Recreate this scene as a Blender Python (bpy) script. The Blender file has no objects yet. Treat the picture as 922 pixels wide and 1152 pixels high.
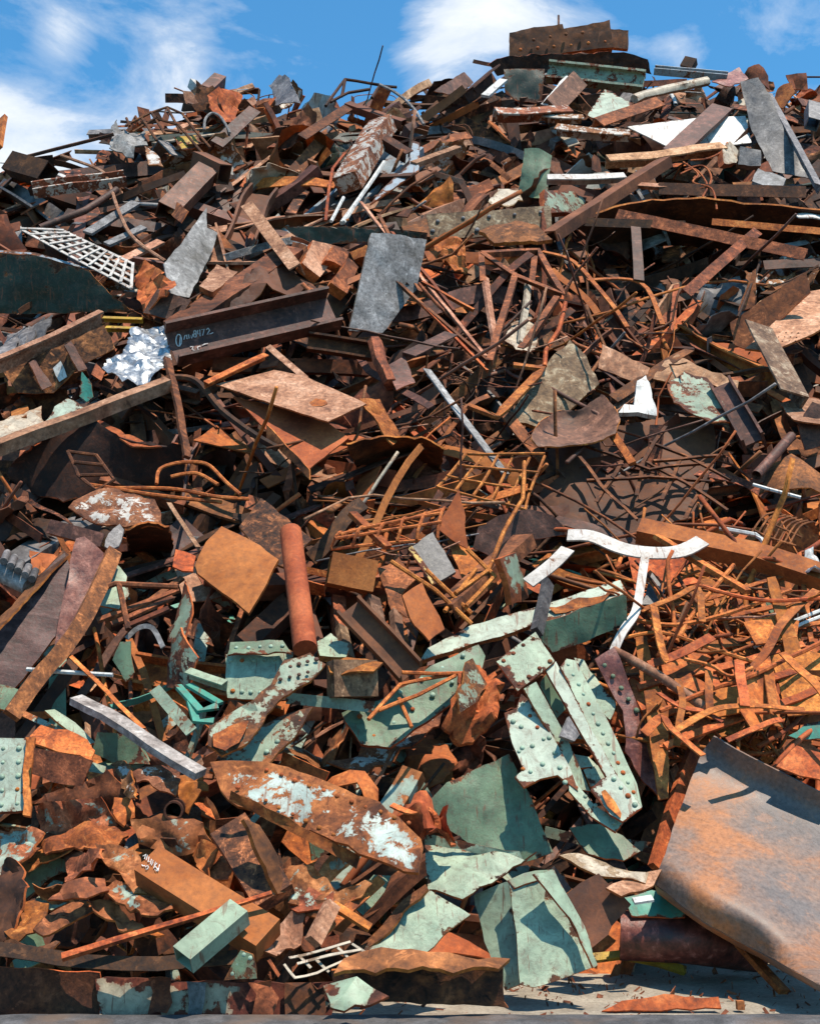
import bpy, bmesh, math, random, colorsys
from mathutils import Vector, Matrix, noise
random.seed(7)
scene = bpy.context.scene
COL = scene.collection
# ------------------------------------------------------------------ camera
FPX, PITCH, CH = 1419.0, math.radians(10), 2.0
FW = Vector((0, math.cos(PITCH), math.sin(PITCH)))
UPV = Vector((0, -math.sin(PITCH), math.cos(PITCH)))
CAM = Vector((0, 0, CH))
cd = bpy.data.cameras.new('camera'); cam = bpy.data.objects.new('camera', cd); COL.objects.link(cam)
cam.location = CAM; cam.rotation_euler = (math.pi/2 + PITCH, 0, 0)
cd.sensor_fit = 'HORIZONTAL'; cd.sensor_width = 36; cd.lens = 36*FPX/922; cd.clip_end = 2000
scene.camera = cam

def ray(px, py):
    return FW + Vector((1, 0, 0))*((px-461)/FPX) + UPV*(-(py-576)/FPX)
K = 1.2
def sm(a, b, x):
    t = max(0, min(1, (x-a)/(b-a))); return t*t*(3-2*t)
# hollows and ledges of the heap: centre, half size, depth
HOLLOWS = [(765,298,125,38,2.0), (790,205,150,30,-.45), (440,515,110,22,1.0), (330,562,90,18,.7), (470,345,45,35,.6), (100,520,90,26,.8), (632,885,40,45,1.7), (150,640,50,50,1.2), (430,395,60,18,.7), (245,415,70,10,.5), (640,450,60,30,.4), (385,835,50,28,.8), (230,930,60,26,.5), (560,170,60,26,.4), (110,300,60,18,.6), (840,470,70,30,.5), (330,225,60,16,.6), (50,900,40,26,.5), (60,1115,70,18,.9)]
def T(px, py, bump=True):
    """distance to the mean surface of the heap, seen in direction px,py"""
    d = ray(px, py)
    y0 = 10.2 + .95*sm(330, 640, px)
    t = (CH + K*y0)/(K*d.y - d.z)
    if bump:
        t += .45*noise.noise(Vector((px*.006, py*.006, 3.1))) + sum(a*math.exp(-((px-x)/rx)**2-((py-y)/ry)**2) for x, y, rx, ry, a in HOLLOWS)
    if d.z < 0: t = min(t, -(CH-.03)/d.z)
    return t
def P(px, py, off=0):
    return CAM + ray(px, py)*(T(px, py)-off)
SL = math.atan(K)
NS = Vector((0, -math.sin(SL), math.cos(SL)))
NRM = dict(S=(0, -.77, .64), F=(0, -1, .05), U=(.05, -.55, .83), D=(0, -.85, -.5), R=(.62, -.65, .42), L=(-.62, -.65, .42),
           RF=(.7, -.72, .05), LF=(-.7, -.72, .05), UR=(.4, -.55, .73), UL=(-.4, -.55, .73), DR=(.5, -.75, -.4), DL=(-.5, -.75, -.4))
def getn(n, px, py, lim=.3):
    v = Vector(NRM[n]) if isinstance(n, str) else Vector(n)
    v.normalize(); d = ray(px, py).normalized()
    for _ in range(40):
        if v.dot(d) < -lim: break
        v = (v - d*.08).normalized()
    return v

# ------------------------------------------------------------------ materials
MATS = {}
def ramp(nt, fac, stops, interp='LINEAR'):
    r = nt.nodes.new('ShaderNodeValToRGB'); r.color_ramp.interpolation = interp
    e = r.color_ramp.elements
    while len(e) < len(stops): e.new(.5)
    for k, (p, c) in enumerate(stops):
        e[k].position = p; e[k].color = (c[0], c[1], c[2], 1) if not isinstance(c, (int, float)) else (c, c, c, 1)
    nt.links.new(fac, r.inputs[0]); return r.outputs[0]
def nz(nt, vec, scale, detail=6, rough=.6, dist=0.0):
    n = nt.nodes.new('ShaderNodeTexNoise'); n.inputs['Scale'].default_value = scale
    n.inputs['Detail'].default_value = detail; n.inputs['Roughness'].default_value = rough
    n.inputs['Distortion'].default_value = dist
    nt.links.new(vec, n.inputs['Vector']); return n.outputs[0]
def mix(nt, fac, a, b, mode='MIX'):
    m = nt.nodes.new('ShaderNodeMix'); m.data_type = 'RGBA'; m.blend_type = mode
    for s, v in ((0, fac), (6, a), (7, b)):
        if isinstance(v, bpy.types.NodeSocket): nt.links.new(v, m.inputs[s])
        elif s == 0: m.inputs[0].default_value = v
        else: m.inputs[s].default_value = (v[0], v[1], v[2], 1)
    return m.outputs[2]
def mth(nt, op, a, b=0.0, clamp=False):
    m = nt.nodes.new('ShaderNodeMath'); m.operation = op; m.use_clamp = clamp
    for i, v in enumerate((a, b)):
        if isinstance(v, bpy.types.NodeSocket): nt.links.new(v, m.inputs[i])
        else: m.inputs[i].default_value = v
    return m.outputs[0]
RUSTC = [(.035, .014, .008), (.10, .035, .015), (.24, .075, .022)]
def make_mat(name, cols, paint=None, amount=.5, rough=.85, rustc=None, metal=0.0, var=.45, pscale=3.0, spec=.35, streak=0.0, bscale=2.6, flake=.5, midw=.4, grain=1.0, hvar=.018, bump=.5):
    m = bpy.data.materials.new(name); m.use_nodes = True; nt = m.node_tree
    b = nt.nodes['Principled BSDF']
    tc = nt.nodes.new('ShaderNodeTexCoord'); oi = nt.nodes.new('ShaderNodeObjectInfo')
    va = nt.nodes.new('ShaderNodeVectorMath'); va.operation = 'ADD'
    sc = nt.nodes.new('ShaderNodeVectorMath'); sc.operation = 'SCALE'; s2 = nt.nodes.new('ShaderNodeVectorMath'); s2.operation = 'SCALE'; s2.inputs['Scale'].default_value = 1.0
    cx = nt.nodes.new('ShaderNodeCombineXYZ')
    nt.links.new(oi.outputs['Random'], cx.inputs[0]); nt.links.new(mth(nt, 'MULTIPLY', oi.outputs['Random'], 7.31), cx.inputs[1])
    cx.inputs[2].default_value = .3
    nt.links.new(cx.outputs[0], sc.inputs[0]); sc.inputs['Scale'].default_value = 23
    nt.links.new(tc.outputs['Object'], s2.inputs[0]); nt.links.new(mth(nt, 'ADD', mth(nt, 'MULTIPLY', mth(nt, 'FRACT', mth(nt, 'MULTIPLY', oi.outputs['Random'], 31.7)), 1.1), .55) if var > .1 else 1.0, s2.inputs['Scale']) if var > .1 else None
    nt.links.new(s2.outputs[0], va.inputs[0]); nt.links.new(sc.outputs[0], va.inputs[1]); v = va.outputs[0]
    vb = v
    if streak:
        mpn = nt.nodes.new('ShaderNodeMapping'); mpn.inputs['Scale'].default_value = (1, streak, streak); mpn.inputs['Rotation'].default_value = (.2, .5, .7); nt.links.new(v, mpn.inputs[0]); vb = mpn.outputs[0]
    big = nz(nt, vb, bscale, 8, .62, .4); fine = nz(nt, v, 26, 6, .7)
    midn = nz(nt, v, 7.5, 6, .72, .8)
    c = ramp(nt, mth(nt, 'ADD', mth(nt, 'MULTIPLY', big, 1-midw), mth(nt, 'MULTIPLY', midn, midw)), [(.38, cols[0]), (.5, cols[1]), (.61, cols[2])])
    lite = ramp(nt, midn, [(.57, 0.0), (.64, flake)])
    c = mix(nt, lite, c, [min(.75, x*1.5+.01) for x in cols[2]])
    c = mix(nt, 1.0, c, ramp(nt, fine, [(.32, 1-.5*grain), (.52, 1.0), (.72, 1+.45*grain)]), 'MULTIPLY')
    rv = rough
    # darker scale flakes and pale dust
    spot = ramp(nt, midn, [(.34, 1.0), (.41, 0.0)])
    c = mix(nt, mth(nt, 'MULTIPLY', spot, flake*1.1), c, [x*.45 for x in cols[0]])
    hs = nt.nodes.new('ShaderNodeHueSaturation')
    nt.links.new(c, hs.inputs['Color'])
    r1 = mth(nt, 'FRACT', mth(nt, 'MULTIPLY', oi.outputs['Random'], 13.7))
    r2 = mth(nt, 'FRACT', mth(nt, 'MULTIPLY', oi.outputs['Random'], 57.3))
    nt.links.new(mth(nt, 'ADD', mth(nt, 'MULTIPLY', r1, hvar), .498-hvar*.6), hs.inputs['Hue'])
    nt.links.new(mth(nt, 'ADD', mth(nt, 'MULTIPLY', r2, 2*var), 1-var), hs.inputs['Value'])
    c = hs.outputs[0]
    if paint:
        at = nt.nodes.new('ShaderNodeAttribute'); at.attribute_name = 'wear'
        n1 = nz(nt, v, pscale, 10, .66, .6); n2 = nz(nt, v, pscale*5.3, 8, .7)
        s = mth(nt, 'ADD', mth(nt, 'MULTIPLY', n1, .72), mth(nt, 'MULTIPLY', n2, .28))
        s = mth(nt, 'ADD', s, mth(nt, 'MULTIPLY', at.outputs['Fac'], .125))
        th = .5 + .30*(amount-.35)
        bare = ramp(nt, s, [(th-.006, 0.0), (th+.006, 1.0)])
        halo = ramp(nt, s, [(th-.05, 0.0), (th, 1.0)])
        pc = mix(nt, 1.0, paint, ramp(nt, nz(nt, v, 4, 6, .65, .5), [(.33, .6), (.6, 1.08)]), 'MULTIPLY')
        grime = ramp(nt, nz(nt, v, 11, 8, .8, 1.0), [(.49, 0.0), (.66, 1.0)])
        pc = mix(nt, mth(nt, 'MULTIPLY', grime, .62), pc, (.12, .07, .045))
        # long scratches
        sv = nt.nodes.new('ShaderNodeMapping'); sv.inputs['Scale'].default_value = (30, 1.5, 4); sv.inputs['Rotation'].default_value = (.4, .8, .6)
        nt.links.new(v, sv.inputs[0])
        scr = ramp(nt, nz(nt, sv.outputs[0], 1.0, 3, .5), [(.63, 0.0), (.68, 1.0)])
        pc = mix(nt, mth(nt, 'MULTIPLY', scr, .7), pc, (.16, .06, .03))
        pc = mix(nt, mth(nt, 'MULTIPLY', halo, .35), pc, (.25, .12, .06))
        c = mix(nt, bare, pc, c)
        rr = nt.nodes.new('ShaderNodeMix'); nt.links.new(bare, rr.inputs[0]); rr.inputs[2].default_value = .5; rr.inputs[3].default_value = rough
        nt.links.new(rr.outputs[0], b.inputs['Roughness'])
    else:
        nt.links.new(ramp(nt, fine, [(.3, rough-.12), (.7, min(1, rough+.1))]), b.inputs['Roughness'])
    nt.links.new(c, b.inputs['Base Color'])
    b.inputs['Metallic'].default_value = metal; b.inputs['Specular IOR Level'].default_value = spec
    bp = nt.nodes.new('ShaderNodeBump'); bp.inputs['Strength'].default_value = bump; bp.inputs['Distance'].default_value = .012
    hsum = mth(nt, 'ADD', mth(nt, 'MULTIPLY', fine, .6), mth(nt, 'MULTIPLY', big, 1.2))
    if paint: hsum = mth(nt, 'ADD', hsum, mth(nt, 'MULTIPLY', bare, -.35))
    nt.links.new(hsum, bp.inputs['Height']); nt.links.new(bp.outputs[0], b.inputs['Normal'])
    MATS[name] = m; return m
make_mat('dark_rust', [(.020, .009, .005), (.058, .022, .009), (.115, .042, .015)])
make_mat('brown_rust', [(.050, .017, .007), (.165, .053, .018), (.34, .112, .036)])
make_mat('orange_rust', [(.15, .037, .009), (.39, .105, .020), (.56, .185, .042)], var=.3, hvar=.02)
make_mat('even_rust', [(.07,.026,.012), (.13,.047,.020), (.20,.072,.030)], bscale=1.2, flake=.15, midw=.2, grain=.6, rough=.75)
make_mat('streaked_rust', [(.045,.017,.008), (.14,.047,.018), (.27,.095,.036)], streak=3.0, bscale=1.5, flake=.25, midw=.15)
make_mat('even_orange', [(.20,.052,.014), (.33,.092,.022), (.43,.135,.036)], bscale=1.4, flake=.2, midw=.22, grain=.6, var=.12)
make_mat('streaked_violet', [(.045,.018,.012), (.10,.042,.030), (.19,.10,.078)], streak=4.0, bscale=1.5, flake=.15, midw=.2, rough=.6)
make_mat('scaly_rust', [(.015,.008,.006), (.09,.032,.014), (.30,.10,.035)], bscale=7, flake=.8, bump=1.0)
make_mat('pale_rust', [(.18, .075, .036), (.37, .18, .092), (.50, .28, .165)], var=.3)
make_mat('violet_rust', [(.046, .019, .010), (.105, .042, .023), (.19, .080, .046)], rough=.66, spec=.4)
make_mat('grey_steel', [(.055, .048, .045), (.12, .105, .098), (.2, .175, .16)], rough=.55, spec=.5, hvar=.02)
make_mat('pale_grey', [(.09, .08, .07), (.20, .185, .175), (.32, .30, .285)], rough=.7, hvar=.02, var=.25)
make_mat('pale_green_paint', RUSTC, paint=(.305, .375, .255), amount=.86, var=.2, rustc=1)
make_mat('blistered_pale_paint', RUSTC, paint=(.37, .42, .32), amount=.74, var=.2)
make_mat('patchy_blue_paint', [(.07, .022, .01), (.24, .07, .02), (.40, .13, .035)], paint=(.42, .50, .44), amount=.33, var=.1, pscale=2.8)
make_mat('mid_green_paint', RUSTC, paint=(.14, .205, .12), amount=.9, var=.2)
make_mat('dark_green_paint', RUSTC, paint=(.020, .036, .024), amount=.66, var=.2)
make_mat('rust_and_paint', [(.10,.03,.012),(.30,.09,.028),(.48,.17,.06)], paint=(.34,.42,.33), amount=.28, var=.2, pscale=2.0)
make_mat('teal_paint', RUSTC, paint=(.06, .30, .22), amount=.8, var=.2)
make_mat('worn_green_paint', RUSTC, paint=(.24, .30, .21), amount=.5, var=.25)
make_mat('white_paint', [(.08, .03, .015), (.20, .08, .035), (.34, .16, .08)], paint=(.58, .52, .46), amount=.66, var=.2)
make_mat('peeling_white_paint', [(.08, .03, .015), (.22, .08, .03), (.36, .15, .06)], paint=(.66, .60, .52), amount=.30, var=.2, pscale=4)
make_mat('clean_white_paint', [(.3, .25, .2), (.4, .35, .3), (.5, .45, .4)], paint=(.62, .60, .56), amount=.95, var=.1, bump=.2)
make_mat('girder_paint', [(.05,.015,.01),(.16,.045,.02),(.26,.08,.03)], paint=(.46,.37,.25), amount=.42, var=.05, pscale=1.3)
make_mat('cream_paint', [(.2, .12, .07), (.3, .2, .12), (.4, .3, .2)], paint=(.50, .41, .30), amount=.62, var=.2)
make_mat('yellow_paint', RUSTC, paint=(.50, .30, .03), amount=.6, var=.2)
make_mat('blue_grey_paint', RUSTC, paint=(.26, .31, .35), amount=.62, var=.2)
make_mat('old_wood', [(.17, .13, .11), (.30, .25, .22), (.42, .37, .33)], var=.2, hvar=.01)
make_mat('brown_wood', [(.07, .035, .018), (.19, .10, .05), (.34, .20, .11)], var=.3)
make_mat('black_rubber', [(.010, .010, .011), (.018, .018, .02), (.03, .03, .032)], rough=.5, var=.3)
make_mat('scoured_sheet', [(.14, .115, .105), (.22, .135, .095), (.36, .14, .05)], rough=.52, var=.02, hvar=.0, spec=.4, bump=.5, streak=1.3, bscale=.95, flake=.18, midw=.2, grain=.7)
make_mat('marbled_rust', [(.055, .017, .010), (.17, .052, .027), (.29, .12, .075)], rough=.45, var=.1, spec=.5)
make_mat('bright_foil', [(.30, .30, .31), (.42, .42, .42), (.52, .52, .51)], rough=.4, metal=.75, var=.05, hvar=.0, bump=.2)
make_mat('speckled_plate', [(.05, .026, .014), (.17, .10, .055), (.34, .26, .17)], var=.1, bump=.9)
make_mat('rivet_green', [(.16,.23,.16),(.28,.38,.27),(.33,.42,.32)], var=.25, rough=.5, bump=.2)
make_mat('chalk', [(.5, .45, .42), (.6, .55, .5), (.7, .65, .6)], var=.05)

# ------------------------------------------------------------------ object helpers
def nf(bm, vs):
    try: return bm.faces.new(vs)
    except ValueError: return None
WORG = {}; PLANE = {}; MARK = []; HEROES = []
def finish(name, bm, mat, org, parent=None, label=None, cat=None, s=None, group=None, ctr=None, mats2=None, smooth=False):
    bmesh.ops.recalc_face_normals(bm, faces=bm.faces)
    bmesh.ops.translate(bm, verts=bm.verts, vec=-org)
    me = bpy.data.meshes.new(name); bm.to_mesh(me); bm.free()
    me.materials.append(MATS[mat])
    if mats2: me.materials.append(MATS[mats2])
    if smooth:
        for p in me.polygons: p.use_smooth = True
    o = bpy.data.objects.new(name, me); COL.objects.link(o)
    if parent:
        o.parent = parent; o.location = org - parent.location
        if label: o['label'] = label
    else:
        o.location = org; o['label'] = label; o['category'] = cat; o['kind'] = 'thing'; HEROES.append(o)
        if group: o['group'] = group
    WORG[o.name] = org.copy()
    if s and ctr: MARK.append((ctr[0], ctr[1], s))
    return o
def jag(p, amp, f=6):
    return Vector((noise.noise(p*f), noise.noise(p*f+Vector((7, 1, 3))), noise.noise(p*f+Vector((2, 9, 5)))))*amp

def PL(name, label, cat, mat, pts, n='S', off=.4, th=.02, warp=.016, tear=.012, bend=None, res=.14, s=None, parent=None, rim=None, group=None, wf=1.6):
    """plate with an outline; n = which way it faces, off = how far it stands proud of the heap"""
    cx = sum(p[0] for p in pts)/len(pts); cy = sum(p[1] for p in pts)/len(pts)
    nv = getn(n, cx, cy)
    c = CAM + ray(cx, cy)*(T(cx, cy, False) - off)
    if parent is not None and parent.name in PLANE and off <= .2:
        pc, pn, _ = PLANE[parent.name]; r = ray(cx, cy)
        c = CAM + r*((pc-CAM).dot(pn)/r.dot(pn) - off)
    W = []
    for _ in range(2):
        W = []; mn = 9
        for p in pts:
            r = ray(p[0], p[1]); t = (c-CAM).dot(nv)/r.dot(nv)
            if len(p) > 2: t -= p[2]
            W.append(CAM + r*t); mn = min(mn, T(p[0], p[1], False)-t)
        if parent is not None or mn >= off*.25: break
        c = c - ray(cx, cy)*(off*.25 - mn)*.8
    if 'green' in mat and parent is None and warp < .02 and 'rivet' not in name: warp += .014
    PLAN = (c.copy(), nv.copy())
    bm = bmesh.new(); vs = [bm.verts.new(w) for w in W]; bm.faces.new(vs)
    size = max((a-b).length for a in W for b in W)
    L = max(res, size/26)
    bmesh.ops.triangulate(bm, faces=bm.faces)
    for _ in range(7):
        le = [e for e in bm.edges if e.calc_length() > L]
        if not le: break
        bmesh.ops.subdivide_edges(bm, edges=le, cuts=1); bmesh.ops.triangulate(bm, faces=bm.faces)
    bmesh.ops.smooth_vert(bm, verts=[v for v in bm.verts if not v.is_boundary], factor=.5, use_axis_x=True, use_axis_y=True, use_axis_z=True)
    wl = bm.verts.layers.float.new('wear')
    bnd = [v for v in bm.verts if v.is_boundary]
    bco = [v.co.copy() for v in bnd]; e1 = nv.orthogonal().normalized()
    up = UPV - nv*UPV.dot(nv); up.normalize(); rt = up.cross(nv); seed = Vector((cx*.13, cy*.17, 0))
    for v in bm.verts: v[wl] = 1.0 if v.is_boundary else 0.0
    for v in bm.verts:
        q = v.co - c; u, w = q.dot(rt), q.dot(up); dsp = 0
        if bend:
            for (ang, amt) in (bend if isinstance(bend, list) else [bend]):
                a = math.radians(ang); k = u*math.cos(a)+w*math.sin(a)
                dsp += amt*((k/(size*.5))**2)
        pp = v.co*wf + seed
        if warp:
            dsp += warp*2.0*(noise.noise(pp)) + warp*1.2*(abs(noise.noise(pp*2.3))-.25)*2 + warp*.35*noise.noise(pp*6)
        v.co += nv*dsp
        if v.is_boundary and tear:
            j = jag(v.co+seed, tear*1.6, 5) + jag(v.co+seed, tear, 17); v.co += j - nv*j.dot(nv)*.3
    # thickness
    top = list(bm.faces); vmap = {}
    bm.normal_update()
    for v in list(bm.verts):
        nn = bm.verts.new(v.co - nv*th); nn[wl] = v[wl]; vmap[v] = nn
    bed = [e for e in bm.edges if e.is_boundary]
    for f in top: nf(bm, [vmap[v] for v in reversed(f.verts)])
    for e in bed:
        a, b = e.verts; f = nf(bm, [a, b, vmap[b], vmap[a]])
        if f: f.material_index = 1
    o = finish(name, bm, mat, c.copy(), parent, label, cat, s, group, (cx, cy), rim or ('orange_rust' if mat not in ('scoured_sheet','bright_foil','chalk','clean_white_paint','grey_steel','pale_grey') else mat), smooth=False)  # default rim: rusted edge, also brightened as if catching light
    for p in o.data.polygons: p.use_smooth = True
    o.data.set_sharp_from_angle(angle=math.radians(32))
    PLANE[o.name] = (PLAN[0], PLAN[1], th)
    return o

def prof(kind, t=.12):
    if kind == 'flat': return [(-.5, -.5), (.5, -.5), (.5, .5), (-.5, .5)]
    if kind == 'I': return [(-.5, -.5), (-.5+t, -.5), (-.5+t, -t/2), (.5-t, -t/2), (.5-t, -.5), (.5, -.5), (.5, .5), (.5-t, .5), (.5-t, t/2), (-.5+t, t/2), (-.5+t, .5), (-.5, .5)]
    if kind == 'C': return [(-.5, -.5), (.5, -.5), (.5, .5), (.5-t, .5), (.5-t, -.5+t), (-.5+t, -.5+t), (-.5+t, .5), (-.5, .5)]
    if kind == 'Cb': return [(-.5, -.5), (-.5+t, -.5), (-.5+t, .5-t), (.5-t, .5-t), (.5-t, -.5), (.5, -.5), (.5, .5), (-.5, .5)]
    if kind == 'L': return [(-.5, -.5), (-.5+t, -.5), (-.5+t, .5-t), (.5, .5-t), (.5, .5), (-.5, .5)]
    if kind == 'Lr': return [(.5-t, -.5), (.5, -.5), (.5, .5), (-.5, .5), (-.5, .5-t), (.5-t, .5-t)]
    if kind == 'Lo': return [(-.5, -.5), (.5, -.5), (.5, -.5+t), (-.5+t, -.5+t), (-.5+t, .5), (-.5, .5)]
    if kind == 'T': return [(-.5, .5-t), (-t/2, .5-t), (-t/2, -.5), (t/2, -.5), (t/2, .5-t), (.5, .5-t), (.5, .5), (-.5, .5)]
    if kind == 'rod': return [(.5*math.cos(a*math.pi/3), .5*math.sin(a*math.pi/3)) for a in range(6)]
    if kind == 'round': return [(.5*math.cos(a*math.pi/8), .5*math.sin(a*math.pi/8)) for a in range(16)]
def sweep(bm, pts, kind, w, h, nv, t=.12, dent=0.0, seg=.2, twist=0, taper=1.0, hollow=0, smooth=False):
    """extrude a section along pts; w across the view, h towards the viewer"""
    pts = [Vector(p) for p in pts]
    if smooth and len(pts) > 2:
        out = []
        for i in range(len(pts)-1):
            a, b, c, d = pts[max(i-1, 0)], pts[i], pts[i+1], pts[min(i+2, len(pts)-1)]
            for k in range(5):
                s = k/5; out.append(.5*((2*b)+(c-a)*s+(2*a-5*b+4*c-d)*s*s+(3*b-a-3*c+d)*s**3))
        pts = out+[pts[-1]]
    out = [pts[0]]
    for i in range(len(pts)-1):
        k = max(1, int((pts[i+1]-pts[i]).length/seg)) if dent or twist else 1
        for j in range(1, k+1): out.append(pts[i].lerp(pts[i+1], j/k))
    pts = out; N = len(pts); rings = []; inner = []
    pr = prof('round' if kind == 'pipe' else 'flat' if kind == 'box' else kind, t); hollow = hollow or (t if kind in ('box', 'pipe') else 0)
    sd = Vector((random.random()*50, 0, 0))
    for i, p in enumerate(pts):
        tg = (pts[min(i+1, N-1)]-pts[max(i-1, 0)]).normalized()
        if twist:
            nn = Matrix.Rotation(twist*i/max(1, N-1), 3, tg) @ nv
        else: nn = nv
        v = nn - tg*nn.dot(tg)
        v = v.normalized() if v.length > 1e-3 else tg.orthogonal().normalized()
        u = tg.cross(v); f = 1+(taper-1)*i/max(1, N-1)
        dd = jag(p+sd, dent, 1.3) if dent else Vector((0, 0, 0))
        def ringof(sc):
            r = []
            for (a, b) in pr:
                q = p + u*(a*w*f*sc) + v*(b*h*f*sc) + dd
                if dent: q = q + jag(q+sd, dent*.35, 5)
                r.append(bm.verts.new(q))
            return r
        rings.append(ringof(1))
        if hollow: inner.append(ringof(1-hollow))
    def skin(R, flip):
        for i in range(N-1):
            for k in range(len(pr)):
                a, b = R[i][k], R[i][(k+1) % len(pr)]; c, d = R[i+1][(k+1) % len(pr)], R[i+1][k]
                bm.faces.new([a, b, c, d] if not flip else [d, c, b, a])
    skin(rings, False)
    if hollow:
        skin(inner, True)
        for R, I in ((rings[0], inner[0]), (rings[-1], inner[-1])):
            for k in range(len(pr)):
                q = (k+1) % len(pr); bm.faces.new([R[k], I[k], I[q], R[q]])
    else:
        for R in (rings[0], list(reversed(rings[-1]))): bm.faces.new(R)
def BM(name, label, cat, mat, path, kind='flat', w=10, h=None, n='S', off=.4, t=.12, dent=.01, s=None, parent=None, smooth=False, twist=0, taper=1.0, group=None):
    """beam, bar or pipe; w, h in photo pixels at its first point"""
    m = path[len(path)//2]; cx = sum(p[0] for p in path)/len(path); cy = sum(p[1] for p in path)/len(path)
    pts = [CAM + ray(p[0], p[1])*(T(p[0], p[1], False)-(p[2] if len(p) > 2 else off)) for p in path]
    sc = (T(cx, cy, False)-off)/FPX; w_ = w*sc; h_ = (h if h is not None else (max(1.5, w*.15) if kind == 'flat' else w))*sc
    bm = bmesh.new(); nv = getn(n, cx, cy)
    sweep(bm, pts, kind, w_, h_, nv, t, dent, .18, twist, taper, smooth=smooth)
    org = sum(pts, Vector())/len(pts)
    o = finish(name, bm, mat, org, parent, label, cat, s, group, (cx, cy), smooth=(kind in ('rod', 'round', 'pipe')))
    if kind in ('rod', 'round', 'pipe'): o.data.set_sharp_from_angle(angle=1.0) if hasattr(o.data, 'set_sharp_from_angle') else None
    # plane of its face, for writing and rivets
    tg = (pts[-1]-pts[0]).normalized(); v = nv - tg*nv.dot(tg); v.normalize()
    face = {'C': -.5+t, 'I': t/2, 'Lo': -.5+t}.get(kind, .5)
    PLANE[o.name] = (org + v*h_*face, v, 0)
    return o
def TB(name, label, cat, mat, paths, r=3, off=.4, kind='rod', n='F', s=None, parent=None, dent=.012, smooth=False, group=None):
    """one thing made of several welded rods"""
    allp = [p for q in paths for p in q]; cx = sum(p[0] for p in allp)/len(allp); cy = sum(p[1] for p in allp)/len(allp)
    bm = bmesh.new(); sc = T(cx, cy, False)/FPX; nv = getn(n, cx, cy)
    for q in paths:
        pts = [CAM + ray(p[0], p[1])*(T(p[0], p[1], False)-(p[2] if len(p) > 2 else off)) for p in q]
        sweep(bm, pts, kind, r*sc, r*sc*(1 if kind != 'flat' else .35), nv, .15, dent, .2, smooth=smooth)
    return finish(name, bm, mat, CAM+ray(cx, cy)*(T(cx, cy, False)-off), parent, label, cat, s, group, (cx, cy))
def LT(name, label, cat, mat, quad, nx, ny, r=2.5, off=.4, n='S', kind='flat', s=None, sag=0, dent=.01, parent=None, group=None):
    """grid of bars between four corners"""
    cx = sum(p[0] for p in quad)/4; cy = sum(p[1] for p in quad)/4
    Q = [CAM + ray(p[0], p[1])*(T(p[0], p[1], False)-(p[2] if len(p) > 2 else off)) for p in quad]
    nv = getn(n, cx, cy); sc = T(cx, cy, False)/FPX; bm = bmesh.new()
    def at(u, v): return Q[0].lerp(Q[1], u).lerp(Q[3].lerp(Q[2], u), v) + nv*sag*4*u*(1-u)
    for i in range(nx+1): sweep(bm, [at(i/nx, k/4) for k in range(5)], kind, r*sc, r*sc*(.4 if kind == 'flat' else 1), nv, dent=dent, seg=.3)
    for j in range(ny+1): sweep(bm, [at(k/6, j/ny)+nv*r*sc*.45 for k in range(7)], kind, r*sc, r*sc*(.4 if kind == 'flat' else 1), nv, dent=dent, seg=.3)
    return finish(name, bm, mat, CAM+ray(cx, cy)*(T(cx, cy, False)-off), parent, label, cat, s, group, (cx, cy))
RIV = None
def RV(o, a, b, cnt, r=.022, mat=None):
    """row of rivet heads on the face of o, each a child"""
    global RIV
    if RIV is None:
        bm = bmesh.new(); bmesh.ops.create_uvsphere(bm, u_segments=10, v_segments=6, radius=1.0)
        RIV = {}; RIV['bm'] = bpy.data.meshes.new('rivet'); bm.to_mesh(RIV['bm']); bm.free()
        for p in RIV['bm'].polygons: p.use_smooth = True
        RIV['bm'].materials.append(None)
    c, nv, th = PLANE[o.name]
    for i in range(cnt):
        f = i/max(1, cnt-1); r_ = ray(a[0]+(b[0]-a[0])*f+random.uniform(-.6,.6), a[1]+(b[1]-a[1])*f+random.uniform(-.6,.6))
        rr_ = r*random.uniform(.8, 1.15); worn = random.random() < .22
        p = CAM + r_*((c-CAM).dot(nv)/r_.dot(nv))
        q = bpy.data.objects.new('rivet', RIV['bm']); COL.objects.link(q); q.parent = o
        q.location = p - WORG[o.name]; q.scale = (rr_, rr_, rr_*.75)
        q.rotation_euler = nv.to_track_quat('Z', 'Y').to_euler()
        q.material_slots[0].link = 'OBJECT'; q.material_slots[0].material = MATS[mat] if mat else MATS['orange_rust'] if worn else (MATS['rivet_green'] if 'green' in o.data.materials[0].name or 'pale_p' in o.data.materials[0].name else o.data.materials[0])
def CHALK(o, strokes, conv, wpx=1.1):
    c, nv, th = PLANE[o.name]; bm = bmesh.new()
    for st in strokes:
        pts = []
        for (x, y) in st:
            px, py = conv(x, y); r = ray(px, py); pts.append(CAM + r*((c-CAM).dot(nv)/r.dot(nv)) + nv*.012)
        sweep(bm, pts, 'flat', wpx*T(*conv(*st[0]), False)/FPX, .006, nv)
    return finish('chalk_writing', bm, 'chalk', c.copy(), o, 'white chalk writing on the steel face')

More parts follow.
